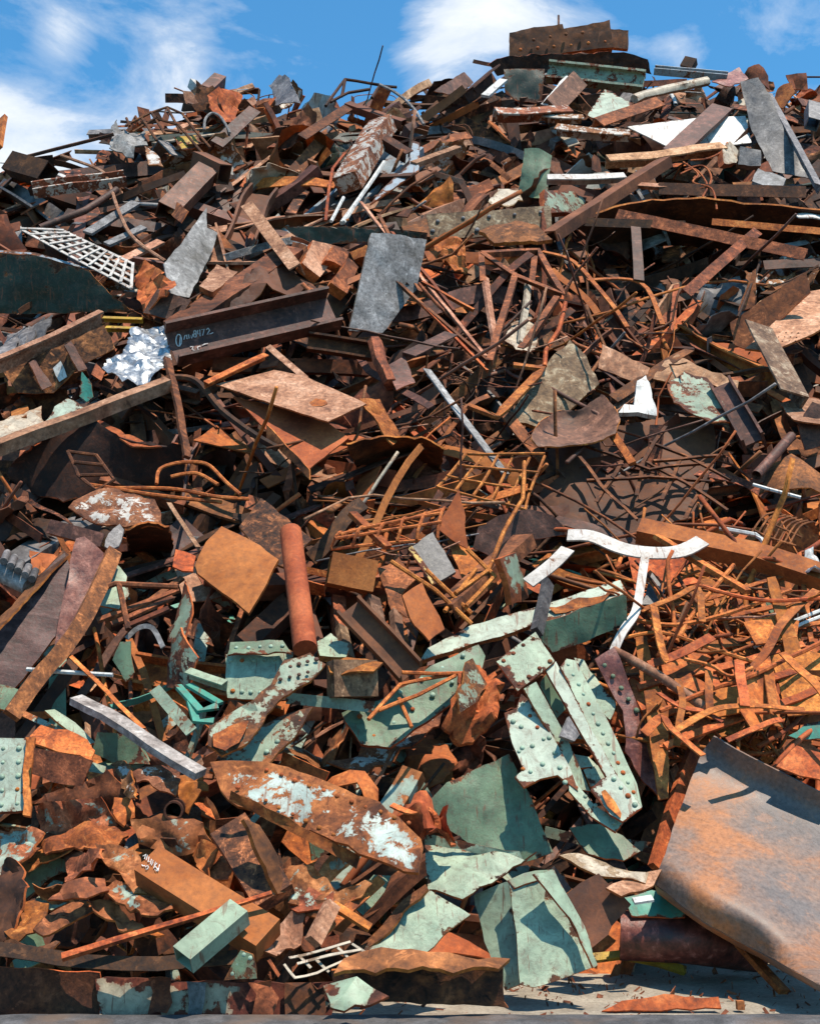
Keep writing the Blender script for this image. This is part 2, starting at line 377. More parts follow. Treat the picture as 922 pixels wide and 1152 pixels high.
def GP(name, label, cat, mat, grid, th=.02, warp=.01, tear=.01, sub=7, s=None, parent=None, rim=None, wf=1.6):
    """curved sheet through a grid of points (px, py, how far it stands out)"""
    def cr(a, b, c, d, t): return .5*((2*b)+(c-a)*t+(2*a-5*b+4*c-d)*t*t+(3*b-a-3*c+d)*t**3)
    def dense(L):
        out = []
        for i in range(len(L)-1):
            a, b, c, d = L[max(i-1, 0)], L[i], L[i+1], L[min(i+2, len(L)-1)]
            out += [cr(a, b, c, d, k/sub) for k in range(sub)]
        return out+[L[-1]]
    W = [[CAM + ray(p[0], p[1])*(T(p[0], p[1], False)-p[2]) for p in r] for r in grid]
    W = [dense(r) for r in W]; W = [list(c) for c in zip(*[dense(list(c)) for c in zip(*W)])]
    bm = bmesh.new(); wl = bm.verts.layers.float.new('wear'); V = []
    for j, r in enumerate(W):
        V.append([])
        for i, p in enumerate(r):
            e = i in (0, len(r)-1) or j in (0, len(W)-1)
            q = p + jag(p, warp, wf) + jag(p, warp*.4, wf*3.5)
            if e: q = q + jag(p, tear, 6) + jag(p, tear*.6, 17)
            v = bm.verts.new(q); v[wl] = 1.0 if e else 0.0; V[-1].append(v)
    for j in range(len(V)-1):
        for i in range(len(V[0])-1): bm.faces.new([V[j][i], V[j+1][i], V[j+1][i+1], V[j][i+1]])
    bm.normal_update()
    top = list(bm.faces); vm = {}; be = [e for e in bm.edges if e.is_boundary]
    for v in list(bm.verts):
        n_ = bm.verts.new(v.co - v.normal*th); n_[wl] = v[wl]; vm[v] = n_
    for f in top: nf(bm, [vm[x] for x in reversed(f.verts)])
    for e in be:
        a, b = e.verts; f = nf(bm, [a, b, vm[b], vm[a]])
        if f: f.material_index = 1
    fl = [p for r in grid for p in r]; cx = sum(p[0] for p in fl)/len(fl); cy = sum(p[1] for p in fl)/len(fl)
    org = sum((p for r in W for p in r), Vector())/(len(W)*len(W[0]))
    o = finish(name, bm, mat, org, parent, label, cat, s, None, (cx, cy), rim or ('orange_rust' if mat not in ('scoured_sheet','bright_foil','chalk','clean_white_paint','grey_steel','pale_grey') else mat), smooth=True)  # rim colour holds edge rust plus the light that sheet edges catch
    o.data.set_sharp_from_angle(angle=math.radians(38)); PLANE[o.name] = (org, NS, th)
    return o
SKYT = (.78, 1.78, 2.12); SKYS = .080; CLOUDC = (10.0, 10.4, 10.8); EXPO = 0.36
# ================================================================== the pieces one can pick out
# ---- crest, left
BM('steel_rod', 'thin dark rod sticking out level over the left end of the heap against the sky', 'steel rod', 'dark_rust', [(30,176,.5),(128,151,.9)], 'rod', 4, s='thin rod against the sky')
PL('torn_sheet', 'crumpled silvery sheet standing at the crest on the left', 'metal sheet', 'pale_grey', [(127,128),(134,140),(160,142),(163,160),(150,168),(125,167)], 'S', .7, warp=.08, tear=.05, s='silvery crumpled sheet on the left crest')
TB('curved_rack', 'rack of curved rusty rods arching over the left crest', 'metal rack', 'brown_rust', [[(141,141,.8),(170,126,1),(188,120,1),(205,128,1),(236,166,.8)],[(150,148,.8),(175,133,1),(200,140,1),(228,172,.8)],[(170,126,1),(185,150,.9)],[(188,121,1),(204,150,.9)],[(160,133,1),(176,158,.9)],[(142,133,.8),(146,142,.8),(152,131,.8),(158,140,.8)]], 3, s='rack of curved rods')
PL('yellow_sheet', 'small yellow painted panel in the upper left of the heap', 'metal panel', 'yellow_paint', [(195,153),(222,150),(227,163),(205,168)], 'S', .65, s='small yellow panel')
PL('jagged_plate', 'jagged brown plate pointing up at the left peak of the crest', 'steel plate', 'brown_rust', [(219,91),(228,96),(240,95),(256,140),(240,132),(232,128),(215,117),(222,114)], 'F', .5, warp=.04, tear=.04, s='jagged plate at the left peak')
PL('bent_plate', 'bent orange brown plate with a curled edge at the left peak of the crest', 'steel plate', 'orange_rust', [(236,104),(252,97),(275,106),(262,140),(246,130),(236,120)], 'R', .55, warp=.06, tear=.02, s='orange plate with a curled edge')
BM('box_section', 'short grey brown box section on top of the left peak', 'box section', 'violet_rust', [(232,104,.8),(247,90,.8)], 'box', 14, 14, n='F', s='short box section on the left peak')
TB('steel_hoop', 'pale bent hoop curving in front of the left peak', 'hoop', 'pale_grey', [[(230,146,.95),(231,134,1),(238,127,1),(247,130,1),(254,140,1),(258,149,.95)]], 3, smooth=True, s='pale hoop')
BM('hollow_box', 'short brown square tube lying beside a longer one in the upper left', 'box section', 'even_rust', [(222,182,.8),(252,196,.8)], 'box', 18, 22, n='UR', s='short square tube')
BM('channel_beam', 'rose brown lidded box beam slanting up to the right in the upper left', 'steel beam', 'violet_rust', [(187,240,.8),(232,195,.8)], 'box', 24, 20, n='UR', t=.1, s='rose brown box beam')
PL('box_end', 'square dark end plate at the foot of the rose brown box beam', 'steel plate', 'brown_rust', [(182,214),(211,236),(204,250),(180,232)], 'L', .95, warp=.004)
PL('pointed_sheet', 'pale blue grey sheet with a pointed top standing in the upper left', 'metal sheet', 'pale_grey', [(185,296),(208,268),(232,233),(233,256),(245,262),(236,288),(213,334),(190,330)], 'R', .8, warp=.008, tear=.008, s='pale pointed sheet')
LT('grating', 'pale grating with square holes lying in the upper left', 'grating', 'white_paint', [(24,258),(72,260),(150,297),(148,325)], 4, 11, 3.0, .85, s='pale grating')
BM('bent_pipe', 'grey tube above the pale grating bent down at its end', 'pipe', 'violet_rust', [(45,256,.7),(95,237,.8),(131,213,.8)], 'pipe', 8, s='grey tube above the grating')
TB('bent_rod', 'long rusty rod bowed down across the flat bars at upper left', 'steel rod', 'pale_rust', [[(68,174,.8),(110,190,.8),(122,205,.8),(135,243,.85),(152,270,.85),(186,294,.8)]], 4, smooth=True)
for a, b, w, tx in (((98,262),(153,228),13,'lilac grey flat bar behind the pale grating, topmost of three'), ((120,275),(162,256),11,'pale flat bar behind the pale grating, middle of three'), ((130,296),(181,272),13,'rose coloured flat bar behind the pale grating, lowest of three')):
    BM('flat_bar', tx, 'flat bar', 'pale_rust' if 'rose' in tx else 'pale_grey', [a, b], 'flat', w, 3, n='U', off=.7)
PL('sheet_tray', 'shallow rose grey tray edge under the pale pointed sheet', 'metal tray', 'pale_rust', [(224,322),(243,298),(268,306),(240,328)], 'U', .75, th=.08, warp=.004)
BM('angle_bar', 'light edged angle bar leaning left above the chalk marked beam', 'angle bar', 'pale_rust', [(280,235,.9),(334,306,.9)], 'L', 14, 16, n='UL', s='light edged angle bar')
PL('torn_pipe', 'torn orange tube wall beside the pale pointed sheet', 'torn pipe', 'orange_rust', [(147,292),(160,290),(172,300),(190,312),(192,330),(176,338),(160,354),(155,330)], 'L', .85, warp=.09, tear=.03, bend=(10,-.15), s='torn orange tube')
PL('box_plate', 'dark plate with a pale top edge right under the torn orange tube', 'steel plate', 'violet_rust', [(160,352),(177,325),(215,338),(200,362)], 'F', .8, th=.05, warp=.004)
PL('dark_green_sheet', 'large dark green panel at the left edge of the heap', 'metal panel', 'dark_green_paint', [(-20,282),(40,287),(100,304),(124,330),(150,350),(-20,354)], (.0,-.95,-.3), .6, warp=.02, s='large dark green panel at the left edge')
PL('flange', '', '', 'blue_grey_paint', [(-20,279),(40,284),(100,301),(101,304),(40,287.5),(-20,283)], 'S', .66, warp=.0, tear=0, parent=bpy.data.objects['dark_green_sheet'])  # pale strip carries the light on the panel's top edge
BM('steel_post', 'short orange spike rising at the left edge of the sky line', 'steel post', 'orange_rust', [(-2,166,.6),(4,132,.6)], 'flat', 9, 5, n='L')
BM('box_section', 'dark box section on the left crest below the thin rod', 'box section', 'dark_rust', [(14,185,.6),(54,197,.7)], 'box', 24, 20, n='F')
BM('painted_beam', 'beam with peeling white paint lying level in the upper left', 'steel beam', 'peeling_white_paint', [(38,214,.8),(142,200,.8)], 'C', 19, 12, n='S', dent=.03, s='peeling white beam in the upper left')
PL('torn_sheet', 'white torn sheet below the peak rack of rods', 'metal sheet', 'white_paint', [(162,165),(176,172),(182,188),(168,186)], 'S', .8, warp=.03, tear=.03)
BM('steel_beam', 'long dark beam slanting up to the left peak from the short square tube', 'steel beam', 'violet_rust', [(242,168,.6),(285,128,.7)], 'L', 15, n='UR')
BM('steel_beam', 'brown bar slanting up to the right behind the centre crest', 'steel beam', 'brown_rust', [(338,158,.8),(390,124,.8)], 'L', 11, 10, n='UR')
# ---- crest, centre
TB('rod_rack', 'open rectangular frame of thin dark bars standing against the sky', 'metal frame', 'dark_rust', [[(366,119,.6),(388,89,.8),(427,95,.8),(418,110,.7)],[(388,89,.8),(384,108,.6)],[(372,114,.6),(392,104,.7),(415,100,.7)],[(425,96,.8),(446,98,.8)]], 3.6, s='open frame against the sky')
TB('curved_tube', 'grey tube curving down from the centre crest', 'tube', 'pale_grey', [[(427,95,.95),(445,104,1),(462,118,1),(476,140,.95)]], 3.6, smooth=True)
PL('tilted_plate', 'dark rectangular plate leaning against the sky right of centre', 'steel plate', 'violet_rust', [(488,102),(522,80),(533,93),(512,108)], 'R', .9, warp=.004, s='dark plate leaning against the sky')
PL('dark_sheet', 'dark grey panel poking up at the crest left of the open frame', 'metal panel', 'grey_steel', [(304,98),(315,85),(323,86),(338,115),(310,117)], 'L', .6, warp=.02, tear=.02)
BM('painted_box_beam', 'thick box beam with flaking white paint slanting up to the right under the open frame', 'steel beam', 'peeling_white_paint', [(390,206,.8),(430,140,.9)], 'flat', 27, 20, n='UL', dent=.02, s='flaking white box beam')
PL('triangular_plate', 'blue grey triangular plate with a rusty edge right of the flaking white box beam', 'steel plate', 'blue_grey_paint', [(463,157),(472,160),(471,192),(416,230),(430,212),(460,184)], 'S', .85, th=.03, warp=.004, tear=.004, s='blue grey triangular plate')
BM('flat_bar', 'pale flat bar pointing right from the blue grey triangular plate', 'flat bar', 'pale_rust', [(465,185,.95),(515,167,.95)], 'flat', 8, 6, n='U')
for a, b, w, tx in (((386,250),(432,182),5,'white tube slanting up to the right, longest of the bundle'), ((384,250),(412,212),5,'white tube slanting up to the right, middle of the bundle'), ((372,249),(386,222),4,'white tube slanting up to the right, shortest of the bundle')):
    BM('white_tube', tx, 'tube', 'clean_white_paint', [(a[0],a[1],.7),(b[0],b[1],.8)], 'rod', w, group='bundle of white tubes')
BM('dark_beam', 'dark beam sloping down to the right across the flaking white box beam', 'steel beam', 'dark_rust', [(416,150,1.0),(460,176,1.0)], 'Lr', 12, n='S')
BM('thin_bar', 'rusty bent strap hanging down left of the flaking white box beam', 'steel strap', 'orange_rust', [(388,172,.7),(374,190,.7),(370,215,.7),(366,248,.7)], 'flat', 3, 2)
PL('green_sheet', 'long narrow dark green panel lying level above the middle of the heap', 'metal panel', 'dark_green_paint', [(319,254),(420,255),(480,261),(478,274),(400,272),(345,277)], (0,-.96,-.2), .6, warp=.008, s='narrow dark green panel')
PL('concrete_slab', 'large mottled grey slab standing at an angle above the middle of the heap', 'slab', 'pale_grey', [(392,371),(418,262),(432,262),(480,269),(468,325),(430,374)], (.38,-.92,.02), .75, th=.05, warp=.012, tear=.01, rim='cream_paint', s='mottled grey slab')
for a, b, w, tx in (((404,228),(545,402),4,'long thin bar slanting down to the right over the mottled grey slab, uppermost'), ((440,262),(510,350),4,'short thin bar slanting down to the right beside the mottled grey slab'), ((446,318),(548,408),4.5,'thin bar slanting down to the right below the mottled grey slab'), ((474,318),(532,350),4,'short orange bar ending right of the mottled grey slab'), ((424,243),(472,330),4,'dark bar crossing the mottled grey slab steeply'), ((472,342),(548,418),3.5,'orange bar running down to the right under the other thin bars')):
    BM('thin_bar', tx, 'steel bar', 'pale_rust' if 'long' in tx else 'orange_rust' if 'orange' in tx else 'brown_rust', [(a[0],a[1],.95),(b[0],b[1],.95)], 'L', w+1, n='UR', dent=.015)
BM('i_beam', 'wide brown beam behind the chalk marked beam', 'steel beam', 'streaked_rust', [(196,372,.55),(262,330,.6),(330,284,.6)], 'flat', 30, 16, n='U', dent=.02, s='wide brown beam')
PL('draped_sheet', 'crumpled brown sheet hanging under the angle bar in the left middle', 'metal sheet', 'even_rust', [(290,300),(322,290),(345,318),(330,330),(300,322),(270,348),(252,346)], 'S', .75, warp=.06, tear=.02)
for pts, tx, m in ((((341,296),(352,270),(378,276),(372,296),(360,312)), 'pale rust plate in the pile of boxes left of the mottled grey slab', 'pale_rust'), (((366,292),(375,275),(392,283),(388,300)), 'small dark box left of the mottled grey slab', 'brown_rust'), (((372,318),(392,290),(404,300),(390,330)), 'olive brown plate touching the mottled grey slab', 'brown_rust'), (((322,296),(330,272),(346,276),(342,300)), 'small brown box near the narrow green panel', 'brown_rust'), (((394,284),(412,276),(414,288),(398,292)), 'small orange bracket under the narrow green panel', 'orange_rust')):
    PL('box_piece', tx, 'box', m, pts, random.choice(['S','U','R','L']), .6, th=.16, warp=.01)
cb = BM('channel_beam', 'big dark steel channel beam with chalk writing lying left of centre', 'steel beam', 'violet_rust', [(193,387,1.05),(376,346,1.05)], 'C', 46, 20, n=(.02,-.93,.2), t=.07, dent=.0, s='chalk marked beam')
EL = lambda cx, cy, rx, ry, a0=0, a1=360: [(cx+rx*math.cos(math.radians(a0+(a1-a0)*k/10)), cy+ry*math.sin(math.radians(a0+(a1-a0)*k/10))) for k in range(11)]
CHALK(cb, [EL(92,278,14,30), [(100,262),(96,300)], [(118,275),(122,255),(130,252),(134,272)], [(140,250),(144,270),(150,254),(156,270),(162,246)], EL(172,238,6,8), EL(172,254,7,9), [(186,228),(184,246),(196,246)], [(196,226),(198,258)], [(204,226),(218,222),(210,254)], [(228,226),(238,218),(244,228),(232,250),(250,246),(262,240)],
    [(148,310),(164,308),(158,322),(172,330),(166,346),(150,350)], [(200,306),(184,312),(188,324),(200,330),(194,346)], [(206,304),(222,296),(236,294)]], lambda x, y: (180+x/4.39, 320+y/4.39))
PL('foil_sheet', 'crumpled bright silver sheet left of the chalk marked beam', 'metal sheet', 'bright_foil', [(116,411),(122,400),(136,398),(148,376),(158,365),(174,366),(188,367),(190,384),(193,400),(184,412),(165,431),(150,428),(138,428),(124,423)], 'U', .95, th=.006, warp=.05, tear=.03, res=.05, wf=2.6, s='crumpled silver sheet')
for q, tx in ((((116,360),(160,361)), 'yellow bar left of the silver sheet, upper of two'), (((119,371),(154,372)), 'yellow bar left of the silver sheet, lower of two')):
    BM('yellow_bar', tx, 'painted bar', 'yellow_paint', [(q[0][0],q[0][1],.5),(q[1][0],q[1][1],.5)], 'L', 7, n='U', group='two yellow bars')
BM('angle_bar', 'long pale edged angle bar rising to the right in the left middle', 'angle bar', 'pale_rust', [(-10,416,1.0),(60,386,1.0),(116,358,1.0)], 'L', 9, 20, n='U', s='long pale edged angle bar')
pc = PL('dark_plate', 'dark ribbed plate below the long pale edged angle bar', 'steel plate', 'scaly_rust', [(4,418),(116,366),(130,392),(90,412),(60,442),(20,442)], 'F', .7, warp=.006, s='dark ribbed plate')
for k, (x, y) in enumerate(((32,408),(72,388))): PL('rib', '', '', 'violet_rust', [(x,y),(x+8,y-4),(x+26,y+26),(x+16,y+30)], 'R', .12, parent=pc, warp=.003)
PL('sticker', '', '', 'clean_white_paint', [(59,414),(69,407),(76,424),(67,429)], 'F', .02, parent=pc, warp=0, th=.003)
BM('angle_bar', 'very long brown angle bar rising to the right towards the silver sheet', 'angle bar', 'pale_rust', [(-12,508,1.1),(95,468,1.15),(190,432,1.1)], 'Lr', 14, 14, n='U', dent=.015, s='very long brown angle bar')
PL('cream_sheet', 'cream painted panel at the left edge of the heap', 'metal panel', 'cream_paint', [(-10,478),(46,456),(48,474),(-10,500)], 'U', 1.0, s='cream painted panel')
PL('teal_sheet', 'torn teal sheet right of the cream painted panel', 'metal sheet', 'blistered_pale_paint', [(49,475),(62,456),(77,446),(96,458),(93,463),(70,472)], 'S', .95, warp=.03, tear=.02)
PL('green_flap', 'small dark teal flap above the torn teal sheet', 'metal sheet', 'teal_paint', [(89,445),(93,418),(103,430),(104,446),(97,452)], 'F', .9, bend=(0,.1))
GP('curved_sheet', 'big dark curved sheet with a torn left edge under the very long brown angle bar', 'steel sheet', 'dark_rust', [[(40,500,.9),(88,467,1.0),(130,486,1.0),(170,500,.95),(208,502,.9)],[(24,515,.6),(80,500,.7),(130,512,.65),(170,520,.6),(208,520,.6)],[(8,530,.35),(70,535,.35),(130,540,.3),(170,540,.3),(207,540,.3)],[(20,548,.1),(70,562,.1),(130,556,.05),(170,555,.05),(205,552,.1)]], th=.02, warp=.03, tear=.05, s='big dark curved sheet')
PL('lit_strip', 'orange edged bent strip along the top of the big dark curved sheet', 'steel strip', 'orange_rust', [(88,466),(103,470),(140,488),(182,501),(150,500),(112,482)], 'U', .85, warp=.02)
for k in range(5):
    PL('folded_rubber', 'dark folded rubber mat at the left edge, %s of the stack' % ('outermost','second','third','fourth','innermost')[k], 'rubber mat', 'grey_steel', [(0+k*9,398-k*6),(8+k*9,376-k*4),(22+k*9,368-k*4),(20+k*9,386-k*5),(8+k*9,410-k*5)], 'UL', .6, warp=.03, bend=(90,-.1), group='folded rubber mats at the left edge')
TB('barred_rack', 'small open frame with bars lying on the big dark curved sheet', 'metal frame', 'brown_rust', [[(76,508,.9),(108,512,.9),(128,540,.95),(108,552,.95),(88,535,.9),(76,508,.9)],[(84,520,.95),(116,523,.95)],[(90,535,.95),(122,534,.95)]], 4)
TB('bent_wire', 'bundle of bent rusty wires looping in the left middle', 'wire', 'orange_rust', [[(108,550,.9),(150,549,1),(200,550,1),(240,558,1),(280,562,.9)],[(176,545,1),(180,528,1),(205,520,1),(232,522,1),(252,540,1),(270,556,1)],[(192,536,1),(220,532,1),(245,545,1)],[(100,545,.9),(170,556,1),(250,565,.9)]], 4, smooth=True, s='looping rusty wires')
BM('thin_bar', 'rusty strap hanging down below the silver sheet', 'steel strap', 'brown_rust', [(188,405,1),(196,440,1.1),(204,470,1.1),(210,515,1)], 'flat', 8, 4, n='R', dent=.04)
BM('cable', 'thick black and brown hose curving down from the silver sheet', 'hose', 'dark_rust', [(196,425,1),(222,430,1.05),(250,462,1.05),(290,492,1),(312,505,.9)], 'rod', 8, smooth=True)
# ---- the plates left of centre
PL('spotted_plate', 'flat pale brown plate with a rust spot left of centre', 'steel plate', 'pale_rust', [(243,432),(308,416),(345,424),(412,454),(369,474),(330,462)], (.05,-.66,.75), 1.15, th=.02, warp=.004, tear=.004, rim='orange_rust', s='pale plate with a rust spot')
PL('rust_spot', '', '', 'orange_rust', [(347,452),(354,448),(366,450),(370,454),(362,457),(351,456)], (.05,-.66,.75), .012, th=.002, parent=bpy.data.objects['spotted_plate'], warp=0, tear=.01)
lp = PL('folded_plate', 'brown folded plate jutting out under the pale plate with a rust spot', 'steel plate', 'even_orange', [(262,446),(330,462),(369,476),(392,492),(347,528),(310,494)], (.1,-.72,.6), .85, th=.02, warp=.004, tear=.003, s='folded plate')
PL('flange', '', '', 'brown_rust', [(300,478),(347,528),(348,538),(300,492)], 'LF', .1, parent=lp, warp=0)
BM('flat_bar', 'orange bar lying over the left corner of the pale plate with a rust spot', 'steel bar', 'orange_rust', [(232,434,1.25),(300,402,1.25)], 'L', 9, 9, n='U')
BM('flat_bar', 'thin bar leaning behind the pale plate with a rust spot', 'steel bar', 'pale_rust', [(302,392,.9),(345,428,.9)], 'L', 7, 7, n='UL')
BM('channel_beam', 'short dark channel lying under the chalk marked beam', 'steel beam', 'dark_rust', [(346,384,.6),(425,396,.6)], 'C', 20, 12, n='F')
BM('dented_post', 'dark dented post just right of the pale plate with a rust spot', 'steel post', 'brown_rust', [(422,386,.8),(428,410,.85),(440,432,.8)], 'rod', 16, dent=.05)
BM('t_bar', 'lilac bar head lying across the upper end of the spotted grey bar', 'steel bar', 'violet_rust', [(460,404,1.05),(507,380,1.05)], 'L', 17, 12, n='U', s='lilac bar head')
BM('spotted_bar', 'long spotted lilac grey bar sloping down to the right at the centre', 'steel bar', 'pale_grey', [(478,418,1.1),(566,536,1.1)], 'L', 11, 8, n='UR', s='spotted lilac grey bar')
PL('square_plate', 'small grey square plate left of the spotted lilac grey bar', 'steel plate', 'violet_rust', [(434,412),(456,402),(466,430),(446,440)], 'S', .95)
PL('orange_flap', 'orange flap hanging from the right corner of the pale plate with a rust spot', 'steel plate', 'orange_rust', [(404,448),(430,446),(452,490),(442,500),(420,468)], 'R', 1.0, warp=.03)
# frame of posts right of the slab
TB('angle_rack', 'open box frame of rusty angle bars standing right of centre', 'metal frame', 'brown_rust', [[(541,286,1.1),(579,312,1.2),(633,333,1.1),(605,283,1),(541,286,1.1)],[(579,312,1.2),(550,408,1.1)],[(541,286,1.1),(543,318,1)],[(626,336,1.1),(585,394,1.0)],[(601,290,1),(596,330,.9)]], 6.5, kind='L', n='U', s='open box frame')
BM('flat_bar', 'pale flat bar standing inside the open box frame on the left', 'flat bar', 'pale_rust', [(545,312,1.0),(558,390,1.05)], 'flat', 8, 4, n='R')
BM('flat_bar', 'pale flat bar standing inside the open box frame on the right', 'flat bar', 'cream_paint', [(594,318,1.0),(586,386,1.05)], 'flat', 7, 4, n='R')
PL('cream_sheet', 'torn cream sheet showing through the lower part of the open box frame', 'metal sheet', 'cream_paint', [(566,382),(580,364),(596,350),(604,372),(604,392),(586,398)], 'U', .85, warp=.04, tear=.03, s='torn cream sheet')
ob = TB('slotted_bracket', 'flat orange frame with a slot, bent into an open loop right of centre', 'bracket', 'orange_rust', [[(526,456,1.15),(558,469,1.15),(611,415,1.15),(577,411,1.1)]], 10, kind='flat', n='U', s='flat orange open frame')
TB('bent_rod', 'orange bent rod hanging down right of the open box frame', 'steel rod', 'orange_rust', [[(636,340,1.1),(628,372,1.1),(614,395,1.1),(612,412,1.1)]], 5)
PL('speckled_plate', 'heavy speckled brown plate right of the flat orange open frame', 'steel plate', 'speckled_plate', [(568,474),(590,440),(622,400),(640,383),(658,400),(672,432),(640,462),(612,480)], (.15,-.8,.5), .85, th=.05, warp=.02, tear=.02, s='speckled brown plate')
GP('saddle_sheet', 'rust brown saddle shaped sheet with curled rims right of centre', 'metal sheet', 'violet_rust', [[(606,474,1.25),(628,462,1.0),(650,462,1.0),(676,444,1.3)],[(600,484,1.3),(630,474,.9),(655,472,.9),(688,456,1.3)],[(598,494,1.35),(630,488,1.05),(660,486,1.0),(697,472,1.35)],[(606,502,1.3),(632,502,1.25),(664,498,1.2),(692,486,1.3)]], th=.02, warp=.02, tear=.02, s='saddle shaped sheet')
GP('tank_plate', 'very large dark brown buckled plate right of centre', 'steel plate', 'even_rust', [[(622,496,.5),(655,484,.75),(700,478,.5),(750,466,.6),(804,472,.5)],[(612,530,.35),(650,520,.55),(700,520,.25),(750,510,.5),(802,515,.4)],[(606,565,.35),(650,560,.6),(700,565,.35),(745,555,.5),(795,555,.4)],[(616,600,.4),(655,606,.5),(700,604,.45),(740,590,.5),(785,585,.4)]], th=.02, warp=.04, tear=.02, s='large dark buckled plate')
LT('wire_grid', 'small welded rod grid leaning below the spotted lilac grey bar', 'wire grid', 'orange_rust', [(524,512),(612,513),(590,576),(492,548)], 5, 3, 3.2, 1.2, kind='rod', dent=.03, s='welded rod grid at the centre')
TB('cage_grid', 'large bent grid of rusty bars on the dark buckled plate', 'wire grid', 'brown_rust', [[(650,500,.9),(690,512,1),(730,530,1.05),(790,520,1)],[(734,520,1.05),(765,518,1),(812,512,1)],[(730,498,1),(770,512,1),(820,540,1)],[(726,520,1),(770,545,1.05),(818,574,1)],[(764,517,1),(744,565,1)],[(796,534,1),(770,585,1)],[(748,482,1),(722,520,1),(716,560,1)],[(652,514,1),(676,548,1.05),(716,586,1)],[(700,520,1),(670,566,1)],[(660,541,1),(730,538,1.05),(800,542,1)]], 4, kind='L', n='U', dent=.03, s='bent grid on the dark plate')
BM('bent_strip', 'orange bar sticking out under the saddle shaped sheet', 'steel bar', 'orange_rust', [(686,484,1.1),(711,522,1.1)], 'flat', 8, 5, n='UL')
PL('white_bracket', 'small white bracket with a rounded foot right of the speckled brown plate', 'bracket', 'clean_white_paint', [(696,464),(702,455),(712,455),(718,428),(727,422),(733,440),(740,466)], (.1,-.8,.5), 1.15, th=.07, warp=.03, bend=(0,-.12), s='white bracket')
PL('olive_plate', 'pointed greenish rust plate right of the white bracket', 'steel plate', 'worn_green_paint', [(750,430),(770,420),(796,424),(823,474),(800,476),(778,466),(758,452)], (.0,-.7,.7), 1.05, warp=.02, tear=.02, rim='orange_rust', s='greenish rust plate')
PL('rust_fold', 'pale rust plate behind the greenish rust plate', 'steel plate', 'pale_rust', [(733,425),(748,405),(762,397),(790,415),(830,430),(826,450),(790,424),(758,428)], 'S', .9, warp=.03)
PL('olive_strip', 'flat grey brown plate left of the white bracket', 'steel plate', 'pale_rust', [(672,414),(678,388),(732,413),(725,434)], (.1,-.9,.3), .95, warp=.006, s='flat grey brown plate')
cc = PL('perforated_channel', 'wide orange channel with rows of small holes at the right edge', 'steel beam', 'pale_rust', [(838,392),(908,328),(940,322),(940,360),(912,376),(874,392),(858,394)], (-.1,-.62,.75), .95, th=.03, warp=.003, tear=.003, s='perforated channel')
PL('flange', '', '', 'brown_rust', [(820,363),(906,305),(912,328),(840,394),(826,388)], (-.35,-.9,.1), .1, parent=cc, warp=.003, th=.03)
for i in range(7):
    for j in range(3): RV(cc, (852+i*7+j*2,384-j*5), (853+i*7,384-j*5), 1, .012, 'dark_rust')
for ch in cc.children:
    if ch.name.startswith('rivet'): ch.name = 'bolt_hole'
aa = BM('angle_bar', 'spotted grey brown angle bar leaning left below the perforated channel', 'angle bar', 'speckled_plate', [(848,372,1.15),(888,450,1.15)], 'L', 34, 20, n='UR', t=.1, s='spotted angle bar')
BM('i_beam', 'short dark I beam leaning left beside the greenish rust plate', 'steel beam', 'violet_rust', [(811,434,1.1),(848,498,1.1)], 'I', 24, 20, n='UL', t=.12, s='short dark I beam')
PL('rust_plate', 'brown plate tucked in at the right edge below the spotted angle bar', 'steel plate', 'pale_rust', [(876,452),(900,447),(935,452),(935,478),(892,474)], 'U', .95)
PL('bent_plate', 'dark brown plate standing at the right edge below the spotted angle bar', 'steel plate', 'violet_rust', [(897,478),(912,452),(940,462),(940,500),(905,505)], 'F', .9, warp=.02)
BM('pipe', 'dark pipe pointing down to the left on the right side', 'pipe', 'violet_rust', [(850,534,1.05),(890,491,1.05)], 'pipe', 11, s='dark pipe on the right')
PL('curved_sheet', 'brown curved sheet at the right edge under the dark pipe', 'metal sheet', 'brown_rust', [(856,540),(866,520),(890,510),(912,520),(935,530),(935,548),(890,548)], 'S', .9, bend=(0,-.2), warp=.02)
BM('white_rod', 'thin white rod lying level on the right below the dark pipe', 'steel rod', 'clean_white_paint', [(846,545,1.15),(900,560,1.15)], 'rod', 4)
TB('white_rod', 'white rod with a bent end beside the wire fan guard', 'steel rod', 'clean_white_paint', [[(809,594,1.2),(850,601,1.2),(857,606,1.2),(862,616,1.2)]], 5)
TB('fan_guard', 'oval wire guard of curved thin wires at the right', 'wire guard', 'brown_rust', [[(845+k*6,600+k*2,1),(858+k*6,582+k*1.5,1.1),(872+k*6,576+k*1.6,1.1)] for k in range(8)]+[[(848,596,1),(870,606,1.1),(895,614,1)],[(856,585,1),(880,594,1.1),(902,604,1)],[(868,577,1),(890,582,1.1),(908,594,1)]], 2.2, smooth=True, s='wire fan guard')
PL('white_lump', 'crumpled white rag at the right edge', 'rag', 'clean_white_paint', [(897,628),(908,618),(915,614),(926,628),(926,652),(906,642)], 'U', 1.2, warp=.12, tear=.03, res=.06, s='crumpled white rag')
